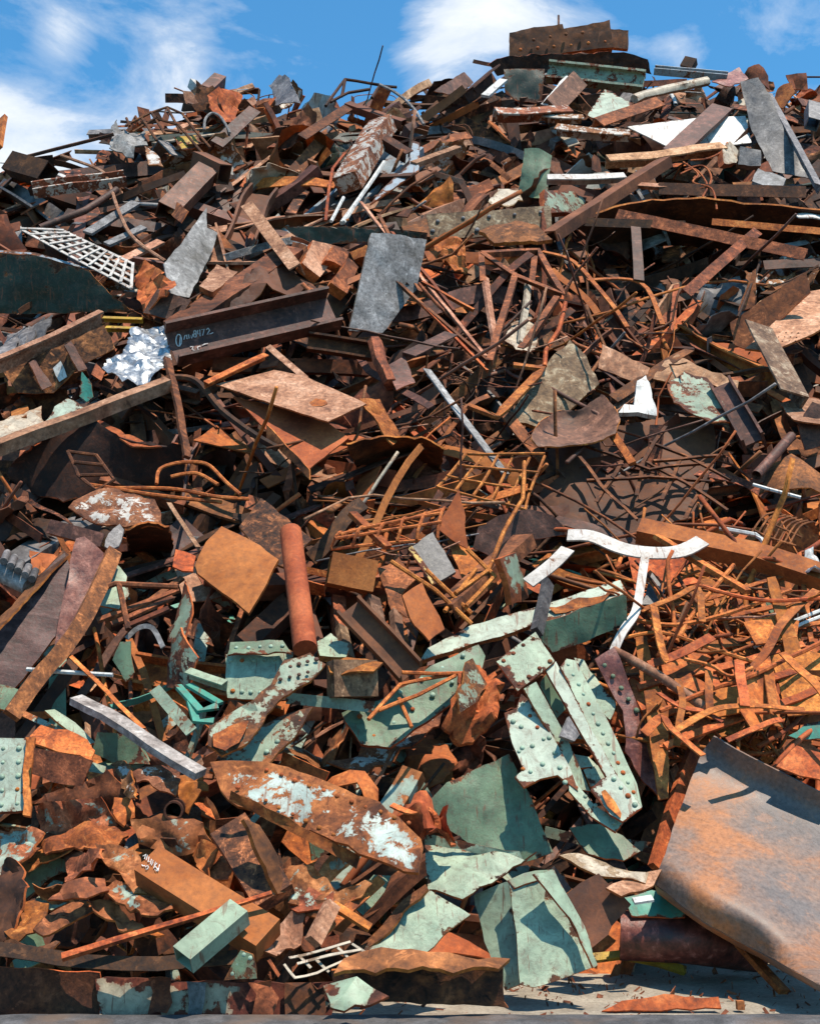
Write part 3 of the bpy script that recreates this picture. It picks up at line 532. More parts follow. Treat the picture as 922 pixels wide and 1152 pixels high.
# ---- top right
tb = PL('riveted_block', 'dark riveted plate crowning the very top of the heap', 'steel plate', 'dark_rust', [(573,37),(600,30),(632,27),(634,32),(686,22),(689,52),(630,60),(573,66)], (-.05,-1,-.02), 1.0, th=.35, warp=.01, tear=.012, s='riveted plate at the very top')
RV(tb, (585,56), (680,46), 6, .035, 'orange_rust'); RV(tb, (600,44), (655,36), 4, .035, 'brown_rust')
PL('dark_plate', 'dark plate sticking out right of the riveted plate at the top', 'steel plate', 'dark_rust', [(686,32),(707,33),(706,54),(688,53)], 'F', .9, th=.1)
BM('steel_rod', 'tiny rod standing on top of the crowning riveted plate', 'steel rod', 'dark_rust', [(628,30,1.0),(628,17,1.0)], 'rod', 2.5)
PL('dark_slab', 'wide dark slab under the riveted plate at the top', 'slab', 'dark_rust', [(549,72),(568,62),(700,58),(728,66),(732,82),(700,78),(560,84)], 'D', .8, th=.12, warp=.03, tear=.03, s='wide dark slab at the top')
PL('green_plate', 'dark green plate under the wide dark slab at the top', 'steel plate', 'dark_green_paint', [(566,78),(612,76),(609,114),(580,112),(568,104)], 'F', .75, s='dark green plate at the top')
BM('white_strip', 'white strip slanting up to the right left of the top dark green plate', 'steel strip', 'clean_white_paint', [(545,108,.9),(566,90,.9)], 'flat', 9, 3, n='U')
BM('dark_beam', 'dark beam slanting up to the wide dark slab at the top', 'steel beam', 'dark_rust', [(530,108,.7),(560,82,.8)], 'C', 16, n='D')
gb = BM('green_beam', 'pale green I beam lying level under the top slab', 'steel beam', 'worn_green_paint', [(616,80,1.0),(724,92,1.0)], 'I', 22, 14, n='F', dent=.01, s='pale green beam at the top')
RV(gb, (622,72), (690,79), 6, .02)
BM('box_beam', 'dark box beam with one white face slanting up to the right near the top', 'steel beam', 'violet_rust', [(618,124,1.1),(648,92,1.1)], 'flat', 22, 14, n='R')
PL('white_plate', 'white narrow plate along the dark box beam near the top', 'steel plate', 'clean_white_paint', [(609,116),(637,84),(642,87),(616,118)], 'U', 1.3, warp=.002)
PL('cyan_plate', 'pale cyan plate near the top right of centre', 'steel plate', 'blistered_pale_paint', [(661,130),(679,100),(711,117),(694,130),(672,134)], 'U', .95, s='pale cyan plate')
BM('brown_beam', 'brown beam rising to the right below the pale cyan plate', 'steel beam', 'brown_rust', [(672,142,1.15),(741,118,1.15)], 'L', 16, 12, n='UR')
wp = PL('white_sheet', 'large clean white panel near the top right', 'metal panel', 'clean_white_paint', [(705,142),(786,132),(838,130),(845,160),(800,165),(752,165)], (.0,-.86,.5), .85, warp=.004, tear=.004, s='large white panel')
BM('dark_beam', 'dark plank shaped plate crossing the large white panel', 'steel beam', 'violet_rust', [(757,172,1.2),(812,121,1.25)], 'flat', 24, 5, n=(-.3,-.95,.1), s='plank crossing the white panel')
PL('grey_plate', 'tall dark grey plate leaning right at the top right', 'steel plate', 'grey_steel', [(832,96),(853,91),(866,108),(884,152),(910,204),(890,198),(868,194),(846,146)], (-.25,-.9,.3), 1.05, th=.02, warp=.01, bend=(90,.1), s='tall grey plate')
BM('curved_flange', 'bent grey flat beam running down along the tall grey plate', 'steel beam', 'grey_steel', [(862,108,1.15),(885,150,1.15),(918,212,1.15)], 'L', 9, 10, n='UR', dent=.01)
PL('curled_plate', 'curled dark rust plate on the crest at the top right', 'steel plate', 'brown_rust', [(836,82),(842,73),(854,71),(866,80),(868,96),(852,92)], 'F', .8, bend=(0,-.25), warp=.03)
PL('curved_sheet', 'orange half pipe on the crest right of the tall grey plate', 'metal sheet', 'orange_rust', [(864,118),(872,96),(890,92),(892,100),(880,120)], 'L', .95, bend=(0,-.2))
PL('rust_plate', 'wrinkled brown plate above the orange half pipe on the right crest', 'steel plate', 'brown_rust', [(884,84),(906,83),(908,102),(890,100)], 'F', .7, warp=.04)
BM('pale_beam', 'thin blue white beam lying level on the right crest', 'steel beam', 'blue_grey_paint', [(736,78,.9),(818,86,.9)], 'C', 10, 8, n='S')
BM('box_section', 'small dark box sticking up on the right crest', 'box section', 'dark_rust', [(768,71,.9),(781,74,.9)], 'flat', 13, 10, n='F')
PL('red_plate', 'dark red plate tilted against the sky near the tall grey plate', 'steel plate', 'marbled_rust', [(800,92),(831,74),(842,88),(822,98)], 'S', .9)
BM('beige_beam', 'lumpy beige beam under the right crest', 'steel beam', 'cream_paint', [(715,112,.9),(750,100,.9),(796,92,.9)], 'rod', 12, 10, dent=.05)
BM('thin_wire', 'thin wire reaching out to the right over the sky', 'wire', 'dark_rust', [(905,86,.6),(935,86,.6)], 'rod', 2)
BM('grey_post', 'dark post at the right edge near the crest', 'steel post', 'grey_steel', [(914,120,.8),(914,140,.8)], 'box', 14, n='F')
for a, b, w, m, tx in (((612,133),(655,136),11,'peeling_white_paint','short beam with flaking white paint left of the pale cyan plate'), ((625,148),(708,156),14,'peeling_white_paint','lumpy beam with flaking white paint left of the large white panel'), ((556,132),(640,130),16,'peeling_white_paint','torn white and orange beam under the top dark green plate'), ((683,186),(812,170),16,'pale_rust','long rounded pale rust beam below the large white panel'), ((615,204),(702,202),12,'white_paint','white straight bar left of the long rounded beam'), ((700,210),(770,212),8,'pale_rust','flat pale bar under the long rounded beam')):
    BM('painted_beam', tx, 'steel beam', m, [(a[0],a[1],1.0),((a[0]+b[0])/2,(a[1]+b[1])/2+1,1.05),(b[0],b[1],1.0)], 'L', w, w, n='S', dent=.03 if 'white straight' not in tx else .005, s='white straight bar' if 'straight' in tx else None)
PL('green_box', 'green and cream box shaped piece left of the long dark diagonal beam', 'box', 'worn_green_paint', [(612,213),(640,216),(658,223),(656,238),(628,240),(612,236)], 'R', 1.0, th=.12, warp=.01)
BM('dark_beam', 'long dark beam rising to the right below the long rounded beam', 'steel beam', 'even_rust', [(618,266,1.1),(748,182,1.15)], 'Lr', 17, 12, n='UL', s='long dark diagonal beam')
gc = PL('green_chute', 'curved dark green chute above the riveted grey strip', 'chute', 'mid_green_paint', [(583,212),(586,190),(590,166),(606,166),(621,172),(614,226),(598,222)], (-.1,-.95,.1), .95, bend=(0,-.12), rim='cream_paint', s='curved green chute')
PL('pale_flap', 'pale green torn flap left of the curved green chute', 'metal sheet', 'cream_paint', [(549,228),(560,214),(582,212),(588,228),(566,234)], 'U', 1.0, warp=.04)
rp = PL('riveted_strip', 'wide grey riveted plate lying level above the centre', 'steel plate', 'speckled_plate', [(480,241),(618,231),(622,258),(610,264),(484,268)], (.03,-.95,.25), .85, th=.03, warp=.004, rim='pale_rust', s='riveted grey plate')
RV(rp, (492,248), (608,238), 5, .035, 'pale_grey'); RV(rp, (486,260), (536,258), 2, .035, 'pale_grey')
PL('ribbed_piece', 'brown ribbed piece like a comb lying on the riveted grey plate', 'ribbed plate', 'brown_rust', [(539,258),(588,246),(620,268),(602,272),(557,271)], 'S', 1.15, th=.06, warp=.02, tear=.03, s='brown ribbed piece')
PL('crumpled_sheet', 'crumpled brown bag like sheet under the riveted grey plate', 'metal sheet', 'orange_rust', [(484,270),(500,264),(518,262),(526,296),(516,306),(500,300)], 'S', 1.0, warp=.12, tear=.02, res=.07, s='crumpled brown sheet')
TB('wire_tangle', 'tangle of thin rusty wires hanging below the long rounded beam', 'wire', 'orange_rust', [[(768,182,1.2),(785,195,1.25),(780,205,1.25),(800,212,1.2),(806,235,1.1)],[(770,190,1.2),(790,186,1.25),(800,200,1.2),(790,222,1.1)],[(776,180,1.2),(796,178,1.2),(812,170,1.2),(818,160,1.1)],[(765,195,1.2),(782,190,1.2),(795,208,1.2),(778,212,1.1)]], 2.2, smooth=True)
PL('concrete_lump', 'pale concrete like box right of the large white panel', 'box', 'cream_paint', [(812,168),(820,158),(832,170),(828,184),(814,184)], 'R', 1.1, th=.12)
PL('grey_box', 'grey box beside the tall grey plate', 'box', 'grey_steel', [(832,164),(856,168),(856,186),(830,184)], 'F', 1.0, th=.15)
PL('pale_box', 'pale rusty box below the tall grey plate', 'box', 'pale_grey', [(846,202),(852,190),(884,200),(878,214)], 'S', 1.1, th=.1)
PL('white_scrap', 'small bright white strip at the right edge', 'steel strip', 'clean_white_paint', [(894,241),(905,238),(930,239),(930,245),(898,245)], 'U', 1.0)
for a, b, w, m, tx in (((694,243),(906,289),14,'brown_rust','very long brown beam sloping gently down to the right over the dark hollow'), ((628,250),(770,254),10,'dark_rust','long dark bar above the dark hollow'), ((770,332),(850,262),12,'brown_rust','brown bar rising to the right inside the dark hollow'), ((714,258),(718,318),11,'violet_rust','dark bar standing upright at the left of the dark hollow'), ((740,214),(905,218),14,'dark_rust','wide dark beam above the very long brown beam'), ((800,250),(930,262),8,'orange_rust','orange edge bar lying over the very long brown beam')):
    BM('long_beam', tx, 'steel beam', m, [(a[0],a[1],1.0),(b[0],b[1],1.0)], 'L', w, w*.7, n='F', s='very long brown beam' if 'very long brown beam s' in tx else None)
BM('thin_bar', 'thin dark bar standing at the right of the dark hollow', 'steel bar', 'dark_rust', [(830,356,1),(855,294,1)], 'rod', 3)
PL('fin_plate', 'narrow brown fin plate beside the dark hollow', 'steel plate', 'brown_rust', [(830,350),(846,305),(850,302),(850,345)], 'F', .9)
TB('strap_curve', 'orange strap curving through the dark area right of the open box frame', 'steel strap', 'orange_rust', [[(610,283,1),(640,292,1.1),(665,315,1.1),(690,345,1.1),(705,368,1)],[(660,315,1.1),(720,318,1),(745,365,1)]], 5, kind='flat', n='U', smooth=True, s='curving orange strap')
# ================================================================== lower half
PL('purple_beam', 'big purple brown web plate sloping down to the left edge', 'steel beam', 'streaked_violet', [(-20,790),(-10,705),(72,622),(80,640),(66,712),(20,770),(-6,800)], (.2,-.85,.45), .9, th=.04, warp=.01, s='big purple brown beam')
PL('flange', '', '', 'brown_rust', [(-10,705),(72,618),(76,624),(-8,714)], 'UL', .1, parent=bpy.data.objects['purple_beam'], warp=.003)
PL('leaf_plate', 'leaf shaped orange brown plate standing between two big beams at left', 'steel plate', 'marbled_rust', [(60,735),(70,680),(86,606),(96,604),(118,624),(112,660),(80,714)], (.2,-.9,.3), 1.15, warp=.02, bend=(0,.12), rim='orange_rust', s='leaf shaped plate')
BM('bent_flange', 'thick bent dark rib running down beside the leaf shaped plate', 'steel beam', 'brown_rust', [(12,806,1.2),(44,762,1.25),(72,728,1.3),(98,690,1.3),(128,620,1.25)], 'flat', 17, 9, n='R', dent=.02, smooth=True, s='thick bent rib')
PL('grey_tip', 'grey torn tip above the thick bent rib', 'metal sheet', 'grey_steel', [(117,616),(122,600),(134,588),(139,594),(134,612),(124,620)], 'S', 1.1, warp=.03)
eg = BM('engine_part', 'small silver engine part with ribbed cylinders at the left edge', 'engine part', 'pale_grey', [(2,640,1.0),(38,662,1.0)], 'round', 26, 22, dent=.05, s='silver engine part')
for k in range(5): BM('cylinder', '', '', 'grey_steel', [(4+k*8,632+k*5,1.3),(8+k*8,622+k*5,1.15)], 'round', 8, parent=eg)
PL('flaky_sheet', 'panel with flaking white paint on the left below the looping wires', 'metal panel', 'peeling_white_paint', [(76,572),(92,558),(112,550),(150,552),(174,561),(185,594),(150,592),(110,592)], (.0,-.8,.6), .95, warp=.04, tear=.02, s='flaky white panel')
BM('dark_angle', 'dark angle bar under the flaky white panel', 'angle bar', 'violet_rust', [(58,594,1.05),(118,610,1.05)], 'Lr', 15, n='F')
PL('orange_plate', 'bright orange curved square plate left of centre', 'steel plate', 'even_orange', [(220,635),(232,610),(249,589),(285,606),(313,627),(300,656),(280,686),(250,664),(222,644)], (-.05,-.75,.6), 1.35, th=.035, warp=.008, tear=.006, bend=(60,-.12), s='bright orange curved plate')
PL('small_plate', 'small orange plate touching the left corner of the curved orange plate', 'steel plate', 'orange_rust', [(193,637),(198,617),(220,624),(217,644)], 'S', 1.2)
PL('corner_plate', 'pointed brown plate behind the curved orange plate', 'steel plate', 'scaly_rust', [(268,592),(294,560),(352,606),(320,640),(290,620)], 'S', .85, th=.03, warp=.015, s='pointed brown plate')
BM('round_pipe', 'rust brown upright pipe right of the curved orange plate', 'pipe', 'even_orange', [(327,598,1.4),(343,730,1.35)], 'round', 24, dent=.004, s='upright pipe')
for pts, m, tx, nn in ((((108,680),(112,655),(128,631),(143,646),(144,668),(134,684)),'pale_green_paint','pale green rounded plate with rusty streaks right of the leaf shaped plate','S'), (((187,720),(196,690),(205,651),(212,668),(213,688),(204,728)),'worn_green_paint','narrow curled green fin, upper of two near the looping hoop','L'), (((185,774),(187,722),(200,706),(214,738),(206,775)),'worn_green_paint','curled green plate, lower of two near the looping hoop','LF'), (((126,742),(134,722),(146,722),(151,756),(140,768)),'mid_green_paint','mottled green plate in the shadow below the pale rounded plate','F')):
    PL('green_plate', tx, 'steel plate', m, pts, nn, 1.0, bend=(0,-.12), warp=.02, tear=.012, s='pale green rounded plate' if 'pale green rounded' in tx else ('narrow curled green fin' if 'narrow' in tx else None))
BM('thin_bar', 'thin pale bar leaning left above the small orange plate', 'steel bar', 'pale_rust', [(189,568,1.1),(222,618,1.1)], 'L', 6, n='UR')
TB('half_hoop', 'half of a pale steel hoop in the shadow left of the green fins', 'hoop', 'pale_grey', [[(143,718,1.05),(156,706,1.1),(172,706,1.1),(184,728,1.05)]], 5, smooth=True, kind='flat')
TB('bent_bar', 'brown bar bent at a right angle near the pale green rounded plate', 'steel bar', 'brown_rust', [[(112,664,1.2),(130,657,1.25),(200,660,1.2)],[(134,658,1.25),(144,708,1.2)]], 6)
for k, (a, b) in enumerate((((110,698),(202,664)), ((125,702),(195,672)), ((140,706),(190,684)), ((150,690),(205,650)))):
    BM('flat_bar', ('brown strip fanning up to the right beside the narrow green fin, uppermost','brown strip fanning up to the right beside the narrow green fin, second','brown strip fanning up to the right beside the narrow green fin, third','brown strip fanning up to the right beside the narrow green fin, lowest')[k], 'steel strip', 'brown_rust', [(a[0],a[1],.9),(b[0],b[1],1.0)], 'flat', 8, 3, n='U', group='fan of strips by the green fin')
BM('white_stick', 'thin white stick lying level at the left', 'rod', 'clean_white_paint', [(30,753,1.15),(127,760,1.15)], 'rod', 5, s='thin white stick')
BM('wood_plank', 'weathered grey wooden plank sloping down to the right', 'wooden plank', 'old_wood', [(86,786,1.35),(120,803,1.4),(172,837,1.4),(226,870,1.4)], 'flat', 16, 8, n='UR', dent=.02, s='grey wooden plank')
BM('thin_bar', 'orange bar crossing above the grey wooden plank', 'steel bar', 'orange_rust', [(78,740,1.2),(120,780,1.25),(160,822,1.2)], 'L', 6, n='UR')
TB('green_lattice', 'small teal lattice bracket above the spoon ended strap', 'bracket', 'teal_paint', [[(200,772,1.1),(225,800,1.1),(245,795,1.1)],[(212,770,1.1),(248,792,1.1)],[(214,790,1.1),(220,812,1.1),(240,812,1.1)]], 9, kind='flat', n='UR')
BM('white_green_bar', 'narrow green bar with worn paint leaning left above the grey plank end', 'steel bar', 'worn_green_paint', [(176,778,1.1),(218,828,1.15)], 'L', 13, n='UL')
for pts, nn, tx, m in ((((50,800),(62,798),(105,836),(96,842)),'UR','pale green strip behind the orange crumpled box','pale_green_paint'), (((92,872),(102,858),(118,862),(118,876),(100,884)),'S','small pale green plate right of the orange crumpled box','pale_green_paint'), (((110,822),(150,828),(170,860),(130,860),(104,846)),'F','green plate in the shadow under the grey wooden plank','mid_green_paint'), (((0,770),(22,776),(16,800),(0,796)),'S','small green scrap at the left edge below the big purple brown beam','mid_green_paint')):
    PL('green_scrap', tx, 'steel plate', m, pts, nn, .8, warp=.01)
# ---- lower left
bp = PL('blistered_plate', 'pale blue green blistered riveted plate at the left edge', 'steel plate', 'blistered_pale_paint', [(-20,830),(32,831),(29,912),(-20,916)], (.1,-.92,.35), 1.3, th=.06, warp=.006, rim='brown_rust', s='blistered plate at the left edge')
PL('rust_border', '', '', 'orange_rust', [(28,828),(38,829),(33,918),(25,916)], (.1,-.92,.35), .06, th=.05, parent=bp)
RV(bp, (22,842), (19,904), 5, .021); RV(bp, (3,842), (2,906), 5, .021)
ob2 = PL('torn_box', 'torn orange box beam right of the blistered plate', 'steel beam', 'orange_rust', [(36,832),(48,818),(100,832),(108,844),(104,856),(70,846),(38,842)], 'U', 1.2, warp=.03, tear=.03, s='torn orange box beam')
PL('side', '', '', 'brown_rust', [(38,842),(70,846),(104,856),(92,884),(60,880),(37,872)], 'F', .15, parent=ob2, warp=.01)
CR = [
 (((44,908),(70,904),(112,900),(122,928),(100,936),(50,932)),'F','brown_rust','rust plate with pale specks lying below the torn orange box beam'),
 (((50,940),(90,930),(130,930),(136,940),(115,958),(84,948),(56,950)),'U','orange_rust','wrinkled orange sheet below the rust plate with pale specks'),
 (((66,955),(112,960),(120,972),(78,990),(72,976)),'L','brown_rust','torn brown flap left of the chalk marked box beam'),
 (((112,950),(150,960),(172,1002),(150,998),(122,972)),'S','worn_green_paint','grey and orange bent sheet left of the chalk marked box beam'),
 (((40,900),(90,885),(122,873),(150,905),(160,922),(130,928),(100,912)),'F','brown_rust','dark arched plate above the rust plate with pale specks'),
 (((128,900),(142,902),(152,918),(140,924),(130,914)),'UR','orange_rust','small orange block on the dark arched plate'),
 (((150,925),(190,918),(220,925),(232,950),(200,960),(160,950)),'F','dark_rust','dark riveted web behind the small pipe end'),
 (((60,1010),(80,995),(112,985),(118,1000),(90,1012)),'S','brown_rust','curled brown sheet above the long tapered rod'),
 (((10,1048),(14,1028),(36,1014),(50,1022),(44,1046),(20,1062)),'S','orange_rust','bright orange wrinkled plate near the lower left corner'),
 (((42,1036),(70,1018),(104,1010),(110,1020),(80,1034),(50,1046)),'U','brown_rust','wavy brown sheet, leftmost of three above the long tapered rod'),
 (((100,1014),(130,1014),(158,1040),(150,1046),(128,1030),(108,1024)),'U','brown_rust','layered torn sheet at the middle above the long tapered rod'),
 (((118,1000),(136,994),(186,1014),(190,1030),(160,1032),(134,1014)),'U','brown_rust','wavy brown sheet, rightmost of three above the long tapered rod'),
 (((0,940),(30,930),(44,938),(30,960),(0,985)),'UL','brown_rust','dark bent sheet with pale scuffs at the left edge'),
 (((2,1010),(8,980),(20,972),(26,1000),(14,1040),(2,1060)),'L','dark_rust','burnt black lump at the left edge'),
 (((128,862),(136,856),(150,872),(156,900),(146,892)),'L','peeling_white_paint','torn upright piece with white paint beside the grey plank'),
 (((150,868),(180,862),(198,864),(197,895),(176,885),(158,880)),'S','peeling_white_paint','torn white and orange piece under the grey plank'),
 (((200,872),(228,876),(232,890),(214,912),(204,905)),'S','orange_rust','orange flap hanging below the end of the grey plank'),
 (((200,925),(214,932),(228,948),(236,952),(232,982),(222,975),(210,950)),'L','orange_rust','ragged orange strip left of the twin web piece'),
 (((330,1020),(348,1006),(372,1010),(368,1024),(340,1030)),'S','orange_rust','orange bracket base right of the twin web piece'),
 (((330,978),(356,980),(380,1000),(410,996),(400,1012),(362,1022),(330,1016)),'S','orange_rust','orange sheet with a raised lug right of the twin web piece'),
 (((356,985),(372,965),(386,966),(384,980),(366,996)),'R','brown_rust','folded brown piece above the orange sheet with a raised lug'),
 (((232,982),(250,960),(262,975),(256,992)),'S','brown_rust','small bent plate beside the twin web piece'),
 (((300,1062),(330,1030),(340,1034),(336,1056),(306,1076)),'UR','pale_rust','brown bent bracket right of the pale green box'),
 (((0,1064),(20,1058),(60,1062),(50,1072),(0,1074)),'S','dark_rust','dark torn strip at the lower left corner'),
 (((355,1020),(372,1018),(366,1064),(345,1066)),'R','brown_rust','short upright brown bar near the white lattice strips'),
]
for k, (pts, nn, m, tx) in enumerate(CR):
    PL('crumpled_sheet' if 'sheet' in tx else 'torn_plate', tx, 'metal sheet' if 'sheet' in tx else 'steel plate', 'rust_and_paint' if k in (0,3,6,11,12,18,19,20) else m, [((x-sum(p[0] for p in pts)/len(pts))*1.15+sum(p[0] for p in pts)/len(pts), (y-sum(p[1] for p in pts)/len(pts))*1.15+sum(p[1] for p in pts)/len(pts)) for x, y in pts], nn, .95+.08*(k%4), th=.02, warp=.05, tear=.022, res=.07, wf=2.2, s={0:'rust plate with pale specks', 4:'dark arched plate', 8:'bright orange wrinkled plate', 13:'burnt black lump', 19:'orange sheet with a raised lug'}.get(k))
BM('pipe', 'small open pipe end between the torn sheets at lower left', 'pipe', 'dark_rust', [(195,913,1.2),(204,905,.4)], 'pipe', 20, t=.2, s='small pipe end')
for pts, nn, tx, m in ((((20,990),(36,968),(62,962),(90,975),(60,985),(44,1000),(28,1012)),'F','green web plate at lower left, behind a thin black bar','mid_green_paint'), (((38,1014),(60,992),(112,1000),(118,1008),(80,1014),(56,1022)),'U','bright green plate at lower left above the wavy brown sheets','pale_green_paint'), (((60,955),(80,950),(90,960),(70,968)),'S','small teal scrap at lower left behind the wrinkled orange sheet','blistered_pale_paint')):
    PL('green_plate', tx, 'steel plate', m, pts, nn, .65, warp=.01, s='bright green plate' if 'bright' in tx else None)
hb = BM('box_beam', 'orange brown box beam with chalk marks sloping down to the right at lower left', 'steel beam', 'even_orange', [(166,974,1.3),(302,1058,1.25)], 'flat', 38, 26, n=(.15,-.72,.6), s='chalk marked box beam', dent=.006)
hb2 = hb
CHALK(hb, [[(160,190),(190,175)], [(185,175),(175,215)], [(200,180),(190,225)], [(215,195),(205,240),(225,235)], [(235,215),(225,260)], [(250,225),(235,270)], [(238,245),(252,250)], [(270,240),(255,295)], [(285,250),(262,270),(285,300)], [(305,262),(290,320)], [(300,285),(275,320),(265,305)], [(150,265),(165,275),(175,270),(185,285),(200,270)], [(200,270),(210,285),(195,305),(185,300)]], lambda x, y: (140+x/7.68, 940+y/7.68), .75)
tw = BM('twin_web', 'brown twin web piece with a groove, leaning left at lower left', 'steel beam', 'scaly_rust', [(258,932,1.3),(310,1012,1.25)], 'flat', 42, 18, n=(-.1,-.8,.55), s='twin web piece', dent=.02)
PL('web', '', '', 'brown_rust', [(272,922),(290,930),(310,965),(322,1004),(312,1006)], 'R', .12, parent=tw, warp=.02, th=.04)
gx = BM('pale_green_box', 'pale green hollow bar with a clean top face at lower left', 'box section', 'pale_green_paint', [(206,1080,1.5),(270,1026,1.5)], 'box', 26, 20, n='U', dent=.0, s='pale green box bar')
rt = PL('riveted_corner', 'small green riveted corner plate under the pale green box bar', 'steel plate', 'mid_green_paint', [(252,1102),(270,1068),(284,1074),(288,1102)], 'F', 1.3, s='green riveted corner')
RV(rt, (262,1096), (274,1074), 3, .024); RV(rt, (282,1098), (281,1078), 3, .024)
BM('tapered_rod', 'long tapered rusty rod rising to the right at lower left', 'steel rod', 'orange_rust', [(70,1078,1.4),(306,1005,1.5)], 'flat', 8, 5, n='U', taper=.6, s='long tapered rod')
BM('long_girder', 'long dark bar with a torn edge lying level at the bottom left', 'steel beam', 'dark_rust', [(-20,1070,1.2),(100,1084,1.25),(180,1088,1.25),(268,1080,1.2)], 'L', 16, 12, n='S', dent=.02, s='long dark bar at the bottom')
pg = PL('painted_girder', 'dirty cream and red girder lying on the ground along the kerb at left', 'steel girder', 'girder_paint', [(108,1102),(200,1104),(300,1106),(380,1106),(372,1146),(116,1146)], (0,-1,.08), .8, th=.05, warp=.012, rim='brown_rust', s='cream and red girder')
for x0, x1 in ((165,188),(282,306),(318,366)):
    PL('rust_band', '', '', 'brown_rust', [(x0,1105),(x1,1105),(x1-5,1118),(x1+2,1132),(x1-1,1143),(x0-2,1143),(x0+5,1125)], (0,-1,.08), .03, th=.004, parent=pg, warp=.004, tear=.05)
PL('grey_band', '', '', 'grey_steel', [(211,1106),(232,1106),(228,1143),(212,1143)], (0,-1,.08), .03, th=.004, parent=pg, warp=.004)
LT('white_lattice', 'small white lattice strips at the bottom left of centre', 'lattice', 'cream_paint', [(322,1082),(395,1064),(412,1076),(334,1096)], 4, 2, 2.6, 1.3, dent=.05, s='white lattice strips')
cn = PL('dark_channel', 'dark rusty channel lying in front on the kerb at bottom centre', 'steel beam', 'scaly_rust', [(374,1092),(565,1090),(567,1128),(572,1134),(374,1126)], (0,-1,-.1), 1.3, th=.04, warp=.01, s='dark channel on the kerb')
PL('flange', '', '', 'brown_rust', [(388,1076),(430,1068),(572,1076),(566,1090),(374,1092)], 'U', .1, parent=cn, warp=.02, tear=.03, th=.03)
PL('green_flap', 'torn green and orange strip lying at the bottom beside the dark channel', 'steel strip', 'pale_green_paint', [(362,1112),(400,1114),(440,1128),(420,1138),(370,1138)], 'U', 1.3, warp=.05, tear=.04)
PL('rust_sliver', 'thin rusty shard lying on the concrete beside the kerb', 'steel shard', 'orange_rust', [(676,1137),(700,1126),(745,1120),(770,1124),(808,1126),(810,1136)], 'S', .02, warp=.01, s='rusty shard on the concrete')
BM('nut', 'small rusty nut lying on the concrete near the kerb', 'nut', 'brown_rust', [(829,1132,.06),(837,1132,.06)], 'flat', 10, 9, n='F')
# ---- riveted green things, centre
rg = PL('riveted_gusset', 'pale green riveted plate left of the wooden block', 'steel plate', 'pale_green_paint', [(253,737),(330,733),(322,788),(256,786)], (.05,-.9,.35), 1.05, th=.03, warp=.004, s='pale green riveted plate')
RV(rg, (260,744), (322,741), 6); RV(rg, (262,778), (312,781), 6)
r2 = PL('back_row', '', '', 'mid_green_paint', [(258,722),(318,720),(330,733),(256,736)], 'S', .12, parent=rg, th=.02); RV(r2, (266,729), (318,727), 5)
st = PL('twisted_strap', 'twisted riveted strap with a rusty spoon shaped end', 'steel strap', 'worn_green_paint', [(318,742),(350,733),(366,744),(350,764),(318,782),(296,808),(276,838),(250,848),(234,838),(236,818),(256,800),(284,786),(304,766)], (.1,-.75,.6), 1.45, th=.03, warp=.035, rim='orange_rust', s='twisted riveted strap')
RV(st, (326,750), (356,742), 4, .02, 'violet_rust'); RV(st, (316,764), (346,756), 4, .02, 'violet_rust')
PL('rust_patch', '', '', 'orange_rust', [(240,826),(258,812),(278,812),(272,832),(252,844),(240,838)], (.1,-.75,.6), .05, parent=st, th=.006, warp=.02, tear=.03)
up = PL('under_plate', 'wide faded green plate under the twisted riveted strap', 'steel plate', 'worn_green_paint', [(236,868),(262,832),(300,812),(352,796),(330,830),(296,862),(262,876)], (.0,-.72,.65), 1.1, th=.03, warp=.01, s='faded green plate')
RV(up, (300,846), (336,812), 4)
BM('green_bar', 'pale green bar with torn ends left of the pale green riveted plate', 'steel bar', 'pale_green_paint', [(210,760,1.1),(252,774,1.1)], 'L', 13, n='UR')
BM('green_bar', 'long green bar running level under the wooden block', 'steel bar', 'worn_green_paint', [(322,786,1.0),(420,796,1.05)], 'L', 12, n='F')
wb = BM('wood_block', 'broken brown wooden block above the long green bar', 'wooden block', 'brown_wood', [(372,764,1.25),(420,764,1.25)], 'flat', 38, 24, n='F', dent=.01, s='brown wooden block')
PL('rusty_strap', 'rusty flat strap lying over the top of the brown wooden block', 'steel strap', 'orange_rust', [(370,744),(390,736),(432,746),(420,756),(372,754)], 'U', 1.45, warp=.03)
for a, b, w, tx in (((392,740),(384,706),12,'splintered wooden stake above the block, left one'), ((430,720),(418,672),16,'splintered wooden stake above the block, middle one'), ((448,726),(444,690),12,'splintered wooden stake above the block, right one')):
    BM('wood_stake', tx, 'wooden stake', 'brown_wood', [(a[0],a[1],1.0),(b[0],b[1],.9)], 'flat', w, 8, n='R', dent=.02, group='splintered wooden stakes')
PL('mossy_piece', 'green painted block beside the splintered wooden stakes', 'block', 'pale_green_paint', [(356,722),(372,712),(392,722),(390,736),(360,738)], 'U', 1.1, warp=.04, th=.06)
ib = BM('brown_channel', 'open brown channel leaning left above the wooden block', 'steel beam', 'even_rust', [(392,682,1.5),(462,756,1.45)], 'C', 30, 14, n=(-.1,-.85,.4), t=.1, s='open brown channel')
bx = BM('blue_ended_box', 'rusty box with a blue grey end plate at the centre left', 'box', 'even_orange', [(370,640,1.1),(420,650,1.1)], 'box', 34, 26, n='F', t=.12, s='box with a blue end')
PL('end_plate', '', '', 'blue_grey_paint', [(374,654),(383,631),(411,640),(403,662)], 'F', .25, parent=bx, th=.01, warp=.01)
PL('brown_plate', 'orange brown plate hanging above the long pale green beam', 'steel plate', 'even_orange', [(452,668),(474,654),(500,708),(482,722),(462,696)], (.2,-.85,.4), 1.4, warp=.006, th=.03, s='hanging orange plate')
